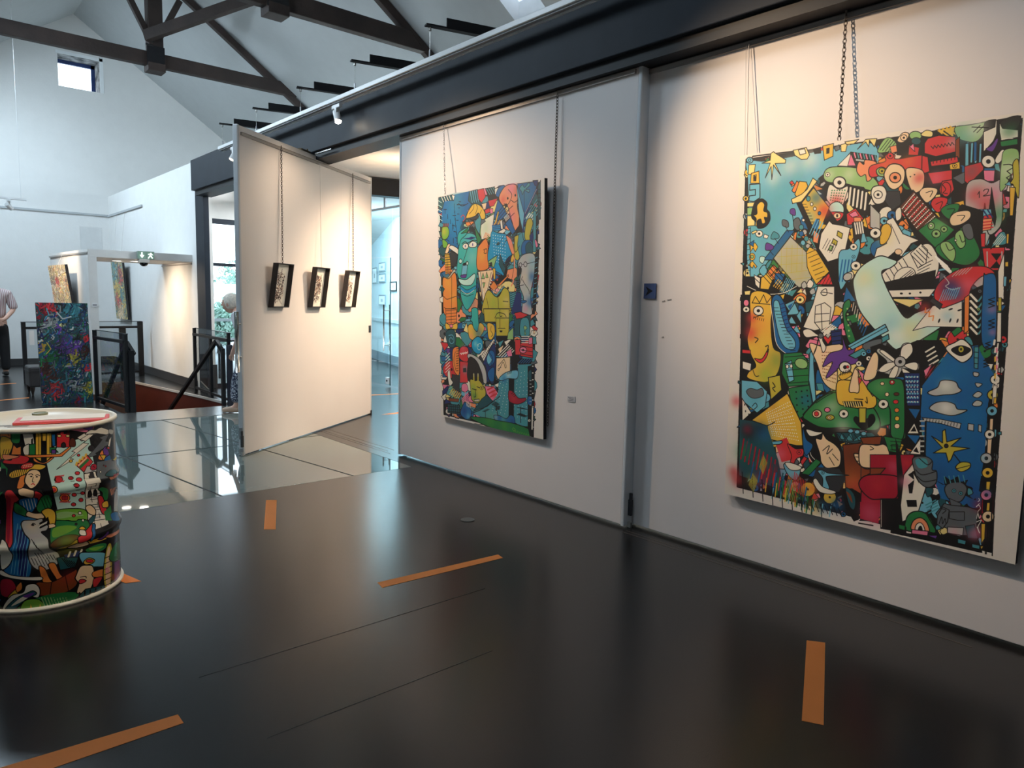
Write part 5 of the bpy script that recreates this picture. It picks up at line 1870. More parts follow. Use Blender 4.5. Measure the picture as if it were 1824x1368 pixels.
ob('longitudinal_brace', MB().beam((3.42, 13.18, 5.66), (4.66, 11.83, 6.2), .11, .17), TIMBER, t1, bevel=.008)
t2 = truss(9.1, 'nearer dark timber truss crossing the ceiling above the row of steel arms', 5.06, .24, .13, 3.86, .12)
t3 = None
# ---------------------------------------------------------------- movable wall panels
def panel(name, label, p0, p1, z0, z1, th, inset_left, cat='wall panel'):
    """panel whose painted face runs p0->p1 (left to right in view); th thickness behind"""
    p0, p1 = Vector((*p0, 0)), Vector((*p1, 0)); d = (p1 - p0); L = d.length; ang = math.atan2(d.y, d.x)
    T = thing(name, label, cat, (p0.x, p0.y, 0), ang, 'movable white wall panels')
    ob('panel_board', MB().box(.03, L - .03, .004, th - .004, z0, z1), PANEL, T, local=True, bevel=.003)
    ob('edge_profile', MB().box(0, .03, 0, th, z0 - .01, z1 + .005), PANEL_EDGE, T, local=True, bevel=.008)
    ob('edge_profile', MB().box(L - .03, L, 0, th, z0 - .01, z1 + .005), PANEL_EDGE, T, local=True, bevel=.008)
    ob('hanging_rail', MB().box(.05, L - .05, -.012, .004, z1 - .085, z1 - .06), RAILG, T, local=True)
    ob('rail_lip', MB().box(.05, L - .05, -.014, .004, z1 - .06, z1 - .056), mat('rail_lip_dark', (.2, .17, .15), .6), T, local=True)  # thin darker strip along the top of the hanging rail
    return T, L
# A: y 5.89 -> 3.05 at x 3.68 ; B: y 3.10 -> -1 at x 3.76
pa, LA = panel('wall_panel', 'white movable wall panel carrying the blue painting, left of the vertical joint', (3.68, 5.895), (3.68, 3.045), .022, 3.05, .09, 0)
pb, LB = panel('wall_panel', 'white movable wall panel carrying the largest painting, right of the vertical joint', (3.76, 3.10), (3.76, .26), .022, 3.05, .09, 0)
pc, LC = panel('wall_panel', 'white movable wall panel beyond the large painting, out of the picture to the right', (3.76, .25), (3.76, -2.6), .022, 3.05, .09, 0)
struct('wall_front', MB().box(3.74, 3.84, YB, -2.6, 0, 3.05), PLASTER)
pf, LF = panel('wall_panel', 'free standing pivoted white wall panel with three small framed drawings', (2.475, 6.685), (4.765, 8.28), .012, 3.04, .052, 0)
# floor bolts, hinge and slots
def latch(parent, x, y, th):
    ob('floor_bolt', MB().box(x - .014, x + .014, y - .02, y, .085, .195).box(x - .01, x + .01, y - .016, y, .195, .24), mat('dark_bolt_metal', (.09, .09, .095), .4, .7), parent, local=True, bevel=.003)
    ob('bolt_foot', MB().box(x - .014, x + .014, y - .02, y, .004, .04), mat('bolt_tip_metal', (.5, .5, .5), .4, .7), parent, local=True)
latch(pa, LA + .012, .06, 0); latch(pf, -.004, .02, 0)
ob('edge_bolt', MB().box(-.012, .0, .01, .04, .16, .27), BARE_M, pf, local=True, bevel=.002)
ob('edge_bolt', MB().box(-.012, .0, .01, .04, .02, .07), BARE_M, pf, local=True, bevel=.002)
ob('pivot_foot', MB().box(LF - .03, LF + .004, -.004, .02, .0, .05), mat('dark_bolt_metal', (.09, .09, .095), .4, .7), pf, local=True)
ob('pull_handle', MB().tube([(-.05, .012, .80), (-.05, .012, 1.36)], .020, 16).tube([(-.05, .012, .94), (.02, .012, .94)], .010, 10).tube([(-.05, .012, 1.25), (.02, .012, 1.25)], .010, 10), STEEL, pf, local=True, smooth=True)
ob('catch_plate', MB().box(LF - .085, LF - .03, -.003, .004, 1.075, 1.165), mat('dark_bolt_metal', (.09, .09, .095), .4, .7), pf, local=True)
ob('catch_arrow', MB().add([(LF - .075, -.004, 1.145), (LF - .04, -.004, 1.12), (LF - .075, -.004, 1.095), (LF - .06, -.004, 1.12)], [(0, 3, 1), (3, 2, 1)]), BLACK, pf, local=True)
ob('top_roller', MB().box(LF / 2 - .25, LF / 2 - .06, .03, .07, 3.04, 3.07).tube([(LF / 2 - .1, .05, 3.04), (LF / 2 - .1, .05, 3.09)], .012, 8).tube([(LF / 2 + .12, .05, 3.04), (LF / 2 + .12, .05, 3.09)], .012, 8), mat('roller_brass', (.18, .13, .08), .4, .7), pf, local=True)
m = MB()
m.box(BX0 - .004, BX0 + .004, 7.05, 7.42, 3.04, 3.05)
struct('trim_14', m, STEEL, 'pale guide strip under the beam by the pivoting panel')
# signs and labels on the wall
ar = thing('arrow_sign', 'small blue sign with black arrow on the white panel left of the large painting', 'sign', (3.757, 2.965, 1.6))
ob('plate', MB().box(3.752, 3.757, 2.918, 3.015, 1.547, 1.645), mat('blue_sign', (.055, .09, .22), .5), ar)
ob('arrow', MB().add([(3.7512, 3.0, 1.625), (3.7512, 2.94, 1.597), (3.7512, 3.0, 1.563), (3.7512, 2.982, 1.597)], [(0, 1, 3), (3, 1, 2)]), BLACK, ar)
def wall_label(x, y0, y1, z0, z1, label):
    t = thing('caption_card', label, 'label', (x, (y0 + y1) / 2, z0), 0)
    ob('card', MB().box(x - .004, x, y0, y1, z0, z1), mat('card_grey', (.62, .60, .60), .5), t)
    m = MB(); n = 3; h = z1 - z0
    for k in range(n): m.quad((x - .0046, y0 + .01, z1 - h * (.2 + .25 * k)), (x - .0046, y1 - .008 - .01 * (k % 2), z1 - h * (.2 + .25 * k)), (x - .0046, y1 - .008 - .01 * (k % 2), z1 - h * (.32 + .25 * k)), (x - .0046, y0 + .01, z1 - h * (.32 + .25 * k)))
    ob('print', m, mat('print_grey', (.2, .19, .2), .7), t)
wall_label(3.683, 3.537, 3.612, .802, .842, 'tiny grey caption card low on the panel right of the blue painting')
m = MB()
for y, z, l in ((2.83, 1.54, .03), (2.87, 1.53, .02), (2.86, 1.30, .012)): m.beam((3.7625, y, z), (3.7625, y - l, z + .004), .004, .007, (0, 0, 1))
ob('scuff_marks', m, mat('scuff', (.3, .27, .26), .8), pb)
# ---------------------------------------------------------------- pictures
def backed_picture(name, label, BL, BR, top, th, W, H, art, cells, margin, base, seed, edge, nudge=None):
    """BL, BR lower corners, top = vector from lower to upper edge"""
    BL, BR, tv = Vector(BL), Vector(BR), Vector(top); ux = (BR - BL); w = ux.length; ux.normalize(); h = tv.length; uz = tv.normalized()
    n = ux.cross(uz).normalized()
    T = thing(name, label, 'painting', BL)
    cv = Canvas(W, H, base); cv.T = flat_map(BL, ux, uz, w, h, W, H)
    if cells:
        for spec in cells: cv.o = (0, 0, 1); cv.draw('p %s 0 ' % spec[0] + ' '.join('%g %g' % p for p in spec[1])); cv.cells(spec[2], spec[3], seed, spec[1], spec[4])
    cv.draw(art)
    im = cv.image(name + '_print')
    P = [BL, BR, BR + tv, BL + tv]
    o = ob('canvas', MB().add([p - n * 0 for p in P], [(0, 1, 2, 3)]), art_mat(name + '_paint', im), T, uv=lambda v: ((v - BL).dot(ux) / w, (v - BL).dot(uz) / h))
    B = [p - n * .0015 for p in P]; Bk = [p - n * th for p in P]
    ob('backing_board', MB().hexa([B[0], B[1], B[2], B[3]], [Bk[0], Bk[1], Bk[2], Bk[3]]), edge, T)
    return T, n
BASE_W = (236, 226, 214)
DARK_EDGE = mat('dark_frame_edge', (.02, .018, .02), .5)
tB, nB = backed_picture('painting', 'largest painting, cartoon figures with pale bent arm and blue sea, on the right panel', (3.715, 2.312, .398), (3.715, .842, .398), (-.04, 0, 1.952), .03, 1050, 1400, ART_B,
    [('K', [(1328, 283), (1822, 210), (1766, 985), (1312, 868)], 900, 'WYbTGRAqyBaOP', 1.2)], .1, BASE_W, 3, DARK_EDGE)
tA, nA = backed_picture('painting', 'tall blue and orange painting of stacked heads on the middle white panel', (3.645, 5.132, .492), (3.645, 3.815, .492), (-.06, 0, 1.895), .03, 840, 1200, ART_A,
    [('K', [(783, 352), (961, 324), (949, 775), (790, 739)], 700, 'WBbTqTGRAqyNHBTP', .8)], .1, BASE_W, 5, DARK_EDGE)
# abstract canvases
AB = []
def abstract(name, label, BL, BR, top, W, H, th, seed, cols, spots, n, lw):
    BL, BR, tv = Vector(BL), Vector(BR), Vector(top); ux = (BR - BL); w = ux.length; ux.normalize(); h = tv.length; uz = tv.normalized(); nn = ux.cross(uz).normalized()
    T = thing(name, label, 'painting', BL)
    rg = np.random.RandomState(seed); cv = Canvas(W, H, PAL[cols[0]])
    for q in range(n):
        x, y = rg.rand(2) * (W, H); big = 3.0 if q < n * .12 else 1.0; c = cols[rg.randint(len(cols))]
        for sx, sy, sr, sc_ in spots:
            if math.hypot(x / W - sx, (1 - y / H - sy) * H / W) < sr and rg.rand() < .8: c = sc_
        a = rg.rand() * 3.14 if lw < 9 else rg.normal(1.57, .5); L_ = lw * (1 + 3 * rg.rand())
        P = np.array([[x, y], [x + L_ * math.cos(a), y + L_ * math.sin(a)], [x + L_ * math.cos(a + .6) * 1.6, y + L_ * math.sin(a + .6) * 1.6]])
        k = np.array(PAL[c]) * (.55 + .6 * rg.rand())
        cv.line(P, k.clip(0, 255), lw * big * (.25 + .6 * rg.rand()))
    im = cv.image(name + '_abstract%d' % seed); P = [BL, BR, BR + tv, BL + tv]
    ob('canvas', MB().add(P, [(0, 1, 2, 3)]), art_mat('abstract_%d' % seed, im, .35, .5), T, uv=lambda v: ((v - BL).dot(ux) / w, (v - BL).dot(uz) / h))
    B = [p - nn * .0015 for p in P]; Bk = [p - nn * th for p in P]
    ob('stretcher', MB().hexa(B, Bk), DARK_EDGE, T)
    AB.append(T); return T, nn
abstract('painting', 'dark multicolour abstract canvas standing on the floor behind the drum', (1.495, 11.25, .0), (2.098, 11.25, .0), (0, .12, 1.36), 300, 640, .05, 11,
         'qqqTqGNVkqBDAa', [(.16, .95, .12, 'C'), (.3, .96, .1, 'R'), (.93, .7, .09, 'R'), (.92, .55, .08, 'm'), (.92, .38, .08, 'R'), (.92, .17, .12, 'E'), (.62, .60, .2, 'V'), (.28, .17, .14, 'R'), (.3, .3, .12, 'm'), (.72, .48, .13, 'E'), (.1, .62, .09, 'Y'), (.7, .05, .1, 'C'), (.1, .4, .14, 'm'), (.46, .8, .07, 'y'), (.7, .22, .14, 'a'), (.25, .5, .12, 'G'), (.3, .85, .1, 'a'), (.7, .95, .14, 'T')], 3600, 13)
abstract('painting', 'beige speckled abstract canvas leaning out from the lit end of the white portal', (2.06, 13.64, 1.28), (2.13, 12.63, 1.28), (-.075, .03, .64), 260, 200, .04, 12,
         'SyWSWSEmaO', [(.4, .6, .08, 'R'), (.15, .65, .1, 'A')], 2200, 5)
abstract('painting', 'narrow multicolour abstract canvas hanging behind the stair railing under the portal', (3.64, 16.87, .985), (3.64, 15.94, .985), (-.07, 0, 1.17), 200, 260, .04, 13,
         'yTYEkSTqY', [(.75, .8, .2, 'R'), (.25, .85, .2, 'T'), (.35, .55, .2, 'Y'), (.3, .35, .16, 'R'), (.7, .45, .14, 'T'), (.55, .25, .14, 'C'), (.5, .08, .3, 'S')], 1800, 7)
# three box-framed drawings
def drawing_art(seed):
    rg = np.random.RandomState(seed); cv = Canvas(150, 240, (238, 232, 220))
    for _ in range(90):
        x, y = 38 + 74 * rg.rand(), 50 + 150 * rg.rand(); q = np.array([[x, y]] + [[x + rg.normal(0, 9), y + rg.normal(0, 11)] for _ in range(4)])
        cv.line(smooth(q, False, 4), (60, 40, 38) if rg.rand() < .8 else (150, 100, 70), .8 + 2.4 * rg.rand() ** 3)
    for _ in range(30):
        x, y = 38 + 74 * rg.rand(), 50 + 150 * rg.rand(); cv.line(np.array([[x, y], [x + 3, y + 4 * rg.rand()]]), (40, 28, 28), 3 + 3 * rg.rand())
    return cv.image('ink_drawing_%d' % seed)
FRAME = mat('box_frame_black_brown', (.018, .014, .015), .45)
fa = math.atan2(8.28 - 6.685, 4.765 - 2.475)
FR = []
for i, s in enumerate((.58, 1.325, 2.07)):
    fx, fy = 2.475 + s * math.cos(fa), 6.685 + s * math.sin(fa)
    T = thing('framed_drawing', ['left ink drawing in deep black box frame on the pivoted white panel', 'middle ink drawing in deep black box frame on the pivoted white panel', 'right ink drawing in deep black box frame on the pivoted white panel'][i], 'picture', (fx, fy, 1.40), fa, 'three framed ink drawings')
    FR.append(T); w, h, d, le, t = .285, .435, .058, .065, .010
    tilt = lambda x, y, z: (x, -(y + le * z / h) - .002, z)
    m = MB()
    for (x0, x1, z0, z1) in ((-w / 2, -w / 2 + t, 0, h), (w / 2 - t, w / 2, 0, h), (-w / 2 + t, w / 2 - t, 0, t), (-w / 2 + t, w / 2 - t, h - t, h)):
        m.hexa([tilt(x0, 0, z0), tilt(x1, 0, z0), tilt(x1, 0, z1), tilt(x0, 0, z1)], [tilt(x0, d, z0), tilt(x1, d, z0), tilt(x1, d, z1), tilt(x0, d, z1)])
    ob('frame', m, FRAME, T, local=True)
    P = [tilt(-w / 2 + t, .006, t), tilt(w / 2 - t, .006, t), tilt(w / 2 - t, .006, h - t), tilt(-w / 2 + t, .006, h - t)]
    o = ob('drawing', MB().add(P, [(0, 1, 2, 3)]), art_mat('ink_paper_%d' % i, drawing_art(30 + i), .8), T, local=True, uv=lambda v: ((v.x + w / 2) / w, v.z / h))
# hanging chains and cords
def chain(p, q, label, link=.028, r=.0028, matl=BARE_M, parent=None):
    p, q = Vector(p), Vector(q); d = q - p; n = max(2, int(d.length / (link * .72))); m = MB()
    for k in range(n):
        c = p + d * ((k + .5) / n); a = Vector((0, 1, 0)) if k % 2 else Vector((1, 0, 0)); u = d.normalized(); V = []; Fc = []
        for j in range(8):
            t = 2 * math.pi * j / 8; cc = c + u * math.cos(t) * link / 2 + a * math.sin(t) * link * .28; nrm = (cc - c).normalized(); b = u.cross(a).normalized()
            V += [cc + nrm * r, cc + b * r, cc - nrm * r, cc - b * r]
        for j in range(8):
            for s in range(4): Fc.append((j * 4 + s, j * 4 + (s + 1) % 4, ((j + 1) % 8) * 4 + (s + 1) % 4, ((j + 1) % 8) * 4 + s))
        m.add(V, Fc)
    m.tube([p + Vector((0, 0, .0)), p + Vector((0, 0, .03))], r * 1.6, 6)
    return ob('hanging_chain', m, matl, parent, smooth=True)
def cord(p, q, parent, r=.003, c=None):
    return ob('hanging_cord', MB().tube([p, q, ], r, 6), c or mat('white_cord', (.66, .62, .6), .6), parent)
DKC = mat('dark_chain_metal', (.16, .13, .11), .4, .6)
chain((3.655, 5.155, 2.965), (3.60, 5.045, 2.385), '', .026, .0022, parent=tA)
chain((3.655, 3.779, 2.965), (3.66, 3.79, .60), '', .03, .0032, DKC, parent=tA)
cord((3.735, 2.333, 2.97), (3.685, 2.275, 2.35), tB)
cord((3.735, 2.350, 2.97), (3.685, 2.288, 2.35), tB, .0014)
chain((3.735, 1.791, 2.97), (3.685, 1.757, 2.352), '', .03, .003, DKC, parent=tB)
for i, (p, q) in ((0, ((3.045, 7.06, 2.965), (3.02, 7.005, 1.83))), (2, ((4.305, 7.93, 2.965), (4.27, 7.86, 1.83)))):
    chain(p, q, '', .03, .003, DKC, parent=FR[i])
    cord((p[0] - .03, p[1] - .02, 2.965), (q[0] - .03, q[1] - .02, 1.83), FR[i], .0014)
cord((3.672, 7.50, 2.965), (3.645, 7.43, 1.83), FR[1], .003)
for y in (16.75, 16.1): cord((3.69, y, 3.13), (3.58, y, 2.15), AB[2], .003)
cord((2.1, 13.1, 2.08), (2.04, 13.12, 1.92), AB[1], .002)
# ---------------------------------------------------------------- floor tape
def tape(pts, label):
    o = ob('floor_tape', MB().prism(pts, .0003, .0013), TAPE); tag(o, label, 'tape', 'orange floor tape strips')
tape([(1.771, 4.455), (1.831, 4.41), (2.113, 5.062), (2.051, 5.108)], 'orange tape strip pointing at the glass floor, left of centre')
tape([(1.881, 3.157), (2.669, 3.109), (2.682, 3.171), (1.895, 3.232)], 'orange tape strip in the middle of the black floor')
tape([(-.1, 2.57), (.318, 2.536), (.709, 2.536), (.709, 2.603), (.189, 2.641), (-.1, 2.645)], 'orange tape strip at the bottom left corner of the floor')
tape([(2.452, 1.153), (2.487, 1.088), (3.131, 1.391), (3.085, 1.455)], 'orange tape strip at the bottom right below the largest painting')
tape([(.86, 4.02), (.93, 4.0), (.80, 4.5), (.73, 4.5)], 'orange tape strip peeping out from behind the drum foot')
tape([(5.02, 8.10), (5.6, 8.22), (5.6, 8.30), (4.84, 8.15)], 'nearer tape strip on the floor of the side room')
tape([(5.5, 9.93), (6.4, 9.78), (6.4, 9.84), (5.5, 10.0)], 'farther tape strip on the floor of the side room')
tape([(.7, 14.02), (1.54, 14.14), (1.54, 14.2), (.7, 14.08)], 'farther tape strip on the dark floor at far left')
tape([(.8, 11.90), (1.46, 12.11), (1.46, 12.17), (.8, 11.97)], 'tape strip on the dark floor left of the abstract canvas')
o = ob('floor_socket_cover', MB().lathe([(.048, .0003), (.048, .003), (.042, .004), (.0, .004)], 2.956, 3.828, 28), mat('socket_grey', (.12, .14, .14), .35, .5)); tag(o, 'round grey floor socket cover on the black floor', 'cover')
# ---------------------------------------------------------------- painted drum
DX, DY, DR, DH = .549, 4.226, .335, .873
drum = thing('drum', 'brightly painted steel drum with white lid at the left', 'barrel', (DX, DY, 0))
def drum_T(Wc, Hc):
    C0 = np.array((0, 0, CAM_H)); a0 = math.atan2(-DY, -DX)
    def T(P):
        out = []
        for x, y in P:
            d = _ray(x, y); A = d[0] ** 2 + d[1] ** 2; B = -2 * (d[0] * DX + d[1] * DY); Cc = DX * DX + DY * DY - DR * DR; q = B * B - 4 * A * Cc
            if q < 0: t = -B / (2 * A)
            else: t = (-B - math.sqrt(q)) / (2 * A)
            p = C0 + d * t; a = math.atan2(p[1] - DY, p[0] - DX) - a0; a = (a + math.pi) % (2 * math.pi) - math.pi
            out.append(((a / math.pi * .5 + .5) * Wc, (1 - p[2] / DH) * Hc))
        return np.array(out)
    return T, a0
Wc, Hc = 2048, 900
cv = Canvas(Wc, Hc, (24, 22, 22)); rT, A0 = drum_T(Wc, Hc)
for k in range(7):   # the far side of the drum carries more of the same painting
    cv.T = lambda P: P; cv.o = (0, 0, 1); x0 = k * Wc / 7; cv.cells(330, 'WOYRGBTSLVqmDP', 40 + k, [(x0, 0), (x0 + Wc / 7, 0), (x0 + Wc / 7, Hc), (x0, Hc)], 2.2)
cv.T = rT; cv.draw('@ 0 0 1\np K 0 0 760 60 765 130 762 190 752 214 742 216 830 218 930 219 1050 180 1075 110 1092 40 1094 0 1088')
cv.draw(ART_DRUM)
dm = art_mat('drum_paint', cv.image('drum_print'), .22)
prof = [(DR - .012, .006), (DR - .006, .02), (DR - .006, .27)]
def ring(z): return [(DR - .006, z - .03), (DR + .002, z - .016), (DR + .008, z), (DR + .002, z + .016), (DR - .006, z + .03)]
prof += ring(.31) + ring(.575) + [(DR - .006, .84), (DR - .004, .862)]
N_ = 96; mb = MB(); V = []; uvs = []
for r, z in prof:
    for k in range(N_ + 1):
        a = A0 + math.pi + 2 * math.pi * k / N_; V.append((DX + r * math.cos(a), DY + r * math.sin(a), z)); uvs.append((k / N_, z / DH))
mb.add(V, [(i * (N_ + 1) + k, i * (N_ + 1) + k + 1, (i + 1) * (N_ + 1) + k + 1, (i + 1) * (N_ + 1) + k) for i in range(len(prof) - 1) for k in range(N_)])
o = ob('drum_body', mb, dm, drum, smooth=True)
l = o.data.uv_layers.new(name='UVMap')
for i, lp in enumerate(o.data.loops): l.data[i].uv = uvs[lp.vertex_index]
CREAM = mat('cream_enamel', (.86, .80, .66), .3)
ob('drum_lid', MB().lathe([(.0, .858), (DR - .02, .858), (DR - .014, .872), (DR - .004, .876), (DR + .004, .870), (DR + .004, .856), (DR - .004, .852), (0, .85)], DX, DY, 72, close=False), CREAM, drum, smooth=True)
ob('bottom_chime', MB().lathe([(DR - .01, .0), (DR + .006, .0), (DR + .008, .008), (DR + .004, .016), (DR - .01, .018)], DX, DY, 72, close=False), CREAM, drum, smooth=True)
ob('bung_cap', MB().lathe([(.036, .858), (.036, .868), (.03, .870), (.026, .866), (0, .866)], DX + .03, DY + .22, 24), mat('bung_green', (.28, .30, .2), .4), drum)
bk = MB(); c, s = math.cos(.56), math.sin(.56)
def rot(cx, cy, x, y, a): return (cx + x * math.cos(a) - y * math.sin(a), cy + x * math.sin(a) + y * math.cos(a))
def slab(w, h, z0, z1, cx, cy, a): return MB().prism([rot(cx, cy, -w / 2, -h / 2, a), rot(cx, cy, w / 2, -h / 2, a), rot(cx, cy, w / 2, h / 2, a), rot(cx, cy, -w / 2, h / 2, a)], z0, z1)
fo = thing('folder', 'red folder with a white sheet lying on the drum lid', 'folder', (DX, DY, .859))
ob('cover', slab(.40, .17, .8592, .872, DX + .09, DY - .06, -.25), mat('red_card', (.75, .09, .09), .5), fo, bevel=.002)
ob('paper_sheet', slab(.36, .14, .8722, .8745, DX + .10, DY - .035, -.25), mat('white_paper', (.85, .78, .68), .7), fo)
m = MB()
for q in range(2):
    for k in range(2): 
        s_ = slab(.10 - .02 * k, .008, .8583, .8588, DX - .17 + .06 * q, DY - .06 - .06 * q - .02 * k, -.3); m.add(s_.v, s_.f)
ob('lid_lettering', m, mat('print_grey', (.2, .19, .2), .7), drum)
# ---------------------------------------------------------------- portal behind the stairwell
PT = PLASTER
PM = mat('portal_paint', (.70, .67, .64), .7)
m = MB().prism([(2.262, 12.08), (3.72, 12.08), (3.72, 13.75), (2.155, 13.75)], 2.03, 2.14)
struct('trim_15', m, PM, 'white lintel box of the portal over the stairwell')
struct('trim_16', MB().prism([(2.260, 12.082), (2.372, 12.082), (2.24, 14.28), (2.118, 14.28)], 0, 2.139), PM, 'white side wall of the portal left of the stairwell')
struct('trim_17', MB().prism([(2.252, 12.08), (2.262, 12.08), (2.12, 14.28), (2.10, 14.28)], 2.075, 2.10), RAILG, 'picture rail on the side wall of the portal')
struct('trim_18', MB().box(3.70, 3.72, 12.1, 13.74, 1.99, 2.01), RAILG, 'picture rail on the wall under the portal')
for i, (x, y, l) in enumerate(((2.82, 12.9, 'left lit round downlight in the underside of the portal'), (3.05, 12.75, 'right lit round downlight in the underside of the portal'))):
    t = thing('downlight', l, 'lamp', (x, y, 2.03), 0, 'downlights under the portal')
    ob('trim_ring', MB().lathe([(.085, 2.03), (.085, 2.022), (.07, 2.02), (.07, 2.03)], x, y, 28, close=False), WHITE_M, t)
    ob('diffuser', MB().lathe([(0, 2.024), (.07, 2.024)], x, y, 28, close=False), mat('lit_diffuser', (1, .95, .85), .4, emit=6, ecol=(1, .93, .82)), t)
ex = thing('exit_sign', 'small lit green exit sign with arrow and running figure on the portal edge', 'sign', (3.0, 12.05, 2.03))
ob('sign_box', MB().box(2.905, 3.14, 12.0, 12.07, 2.03, 2.15), mat('sign_grey_green', (.25, .32, .28), .4), ex, bevel=.004)
SG = mat('sign_green', (.16, .26, .20), .4, emit=.12, ecol=(.3, .5, .38)); SWH = mat('sign_white', (.9, .95, .92), .4, emit=1.6, ecol=(.85, 1, .93))
ob('sign_face', MB().box(2.912, 3.02, 11.996, 12.0, 2.036, 2.144).box(3.03, 3.134, 11.996, 12.0, 2.036, 2.144), SG, ex)
def sx(pts, x0, z0, s): return MB().add([(x0 + x * s, 11.9945, z0 + z * s) for x, z in pts], [tuple(range(len(pts)))])
ob('arrow', sx([(-.2, 1), (.2, 1), (.2, .1), (.75, .1), (0, -.95), (-.75, .1), (-.2, .1)], 2.965, 2.088, .042), SWH, ex)
r = MB()
for a in ([(-.9, -1), (-.55, -1), (-.1, -.3), (-.25, 0)], [(-.25, -.1), (.05, -.35), (.5, -.95), (.85, -.9), (.3, 0)], [(-.35, -.1), (.3, -.1), (.35, .6), (-.2, .6)], [(.3, .55), (.8, .15), (.9, .3), (.4, .7)], [(-.2, .6), (-.7, .3), (-.8, .45), (-.3, .72)], [(0, .68), (.35, .68), (.35, 1), (0, 1)]):
    q = sx(a, 3.082, 2.088, .042); r.add(q.v, q.f)
ob('running_figure', r, SWH, ex)
cm = thing('security_camera', 'grey dome security camera below the exit sign', 'camera', (2.99, 11.99, 2.0))
ob('camera_base', MB().box(2.92, 3.06, 11.95, 12.07, 1.975, 2.028), mat('camera_beige', (.5, .47, .43), .5), cm, bevel=.006)
ob('camera_dome', MB().lathe([(.062, 1.975), (.058, 1.955), (.042, 1.935), (.02, 1.925), (0, 1.923)], 2.99, 12.01, 24, close=False), mat('black_dome', (.01, .01, .012), .1), cm, smooth=True)
def flat_card(x0, x1, z0, z1, y, label):
    t = thing('caption_card', label, 'label', (x0, y, z0)); ob('card', MB().box(x0, x1, y - .004, y, z0, z1), mat('card_white', (.75, .73, .72), .5), t)
    ob('print', MB().box(x0 + .01, x1 - .01, y - .0045, y - .004, z0 + (z1 - z0) * .35, z0 + (z1 - z0) * .6), mat('print_grey', (.2, .19, .2), .7), t)
flat_card(2.285, 2.36, 1.30, 1.36, 12.079, 'small caption card on the front edge of the portal wall')
# ---------------------------------------------------------------- glass railings
RG = glass('railing_glass', (.72, .76, .78), 1.5)
def railing(label, pts, posts, hz=1.0, w=.055, bottom=True, top=.90):
    a, b = Vector((*pts[0], 0)), Vector((*pts[1], 0)); d = b - a; L = d.length; T = thing('glass_railing', label, 'railing', a, math.atan2(d.y, d.x), 'black steel and glass stair railings')
    for s, ww, zz in posts: ob('post', MB().box(s - ww / 2, s + ww / 2, -.02, .02, 0, zz), BLACK, T, local=True, bevel=.002)
    ob('top_rail', MB().box(.02, L - .02, -.03, .01, top - .02, top + .02), BLACK, T, local=True, bevel=.003)
    if bottom: ob('bottom_rail', MB().box(.02, L - .02, -.015, .015, .05, .085), BLACK, T, local=True)
    ob('glass_pane', MB().quad((.03, .022, .06), (L - .03, .022, .06), (L - .03, .022, hz), (.03, .022, hz)), RG, T, local=True)
    ob('glass_edge', MB().box(.0, L, .016, .028, hz - .006, hz + .004), mat('glass_edge_dark', (.02, .035, .035), .2), T, local=True)
    return T
RL1 = railing('black steel and glass railing beside the abstract canvas, left of the stairwell', ((2.13, 11.2), (2.25, 10.0)), ((.02, .06, 1.0), (1.18, .08, 1.0)))
RL2 = railing('black steel and glass railing right of the stairwell, by the dark column', ((3.60, 11.72), (3.535, 10.0)), ((.03, .06, 1.0), (.86, .05, .92), (1.69, .05, 1.0)))
RL3 = railing('black steel and glass railing along the far end of the stairwell', ((1.66, 14.27), (3.58, 14.65)), ((.03, .06, 1.0), (.98, .03, 1.0), (1.60, .11, .90), (1.92, .09, 1.0)))
def handrail(T, x0, x1, s):
    ob('sloping_handrail', MB().beam((x0, 10.12, .885), (x1, 13.2, -1.25), .05, .045), BLACK, T, bevel=.004)
    ob('rail_end', MB().beam((x0, 10.14, .89), (x0 + .05, 9.99, .74), .05, .045), BLACK, T, bevel=.004)
    ob('newel_post', MB().box(x0 - .02 if s < 0 else x0 + .02, x0 + .05 if s < 0 else x0 + .065, 9.965, 10.03, 0, .79), BLACK, T, bevel=.003)
handrail(RL2, 3.40, 3.10, 1)
handrail(RL1, 2.285, 2.22, -1)
ob('post_blade', MB().prism([(3.475, 9.93), (3.555, 9.93), (3.555, 9.96), (3.475, 9.96)], 0, .84), mat('navy_black_post', (.012, .014, .028), .4), RL2, bevel=.006)
# notice and plinth seen through the left gap of the railing
ob('notice', MB().box(1.76, 1.83, 14.245, 14.25, .62, .86), mat('card_white', (.75, .73, .72), .5), RL3)
# ---------------------------------------------------------------- stool
so = thing('stool', 'dark upholstered cube stool with short turned legs beside the abstract canvas', 'stool', (1.72, 12.6, 0))
UP = mat('dark_grey_leather', (.045, .04, .04), .5, bump=.1)
ob('seat', MB().box(1.50, 1.93, 12.35, 12.80, .12, .42), UP, so, bevel=.025)
ob('seat_seam', MB().box(1.496, 1.934, 12.346, 12.804, .345, .352), mat('seam_dark', (.02, .018, .018), .6), so)
for x in (1.54, 1.89):
    for y in (12.39, 12.76): ob('leg', MB().lathe([(.012, 0), (.02, .05), (.03, .09), (.03, .12)], x, y, 12), mat('stool_leg_wood', (.03, .02, .015), .4), so)
# ---------------------------------------------------------------- side room seen past the pivoted panel
TEAL_W = mat('pale_cool_paint', (.60, .70, .74), .8)
CEIL2 = mat('side_ceiling', (.74, .72, .70), .9)
m = MB(); m.quad((3.86, YB, 3.35), (EX1, YB, 3.35), (EX1, YF, 3.35), (3.86, YF, 3.35))
struct('ceiling_side', m, CEIL2)
struct('trim_19', MB().beam((4.2, 10.2, 3.20), (7.2, 9.55, 3.20), .2, .25), BLACK, 'black steel beam under the ceiling of the side room')
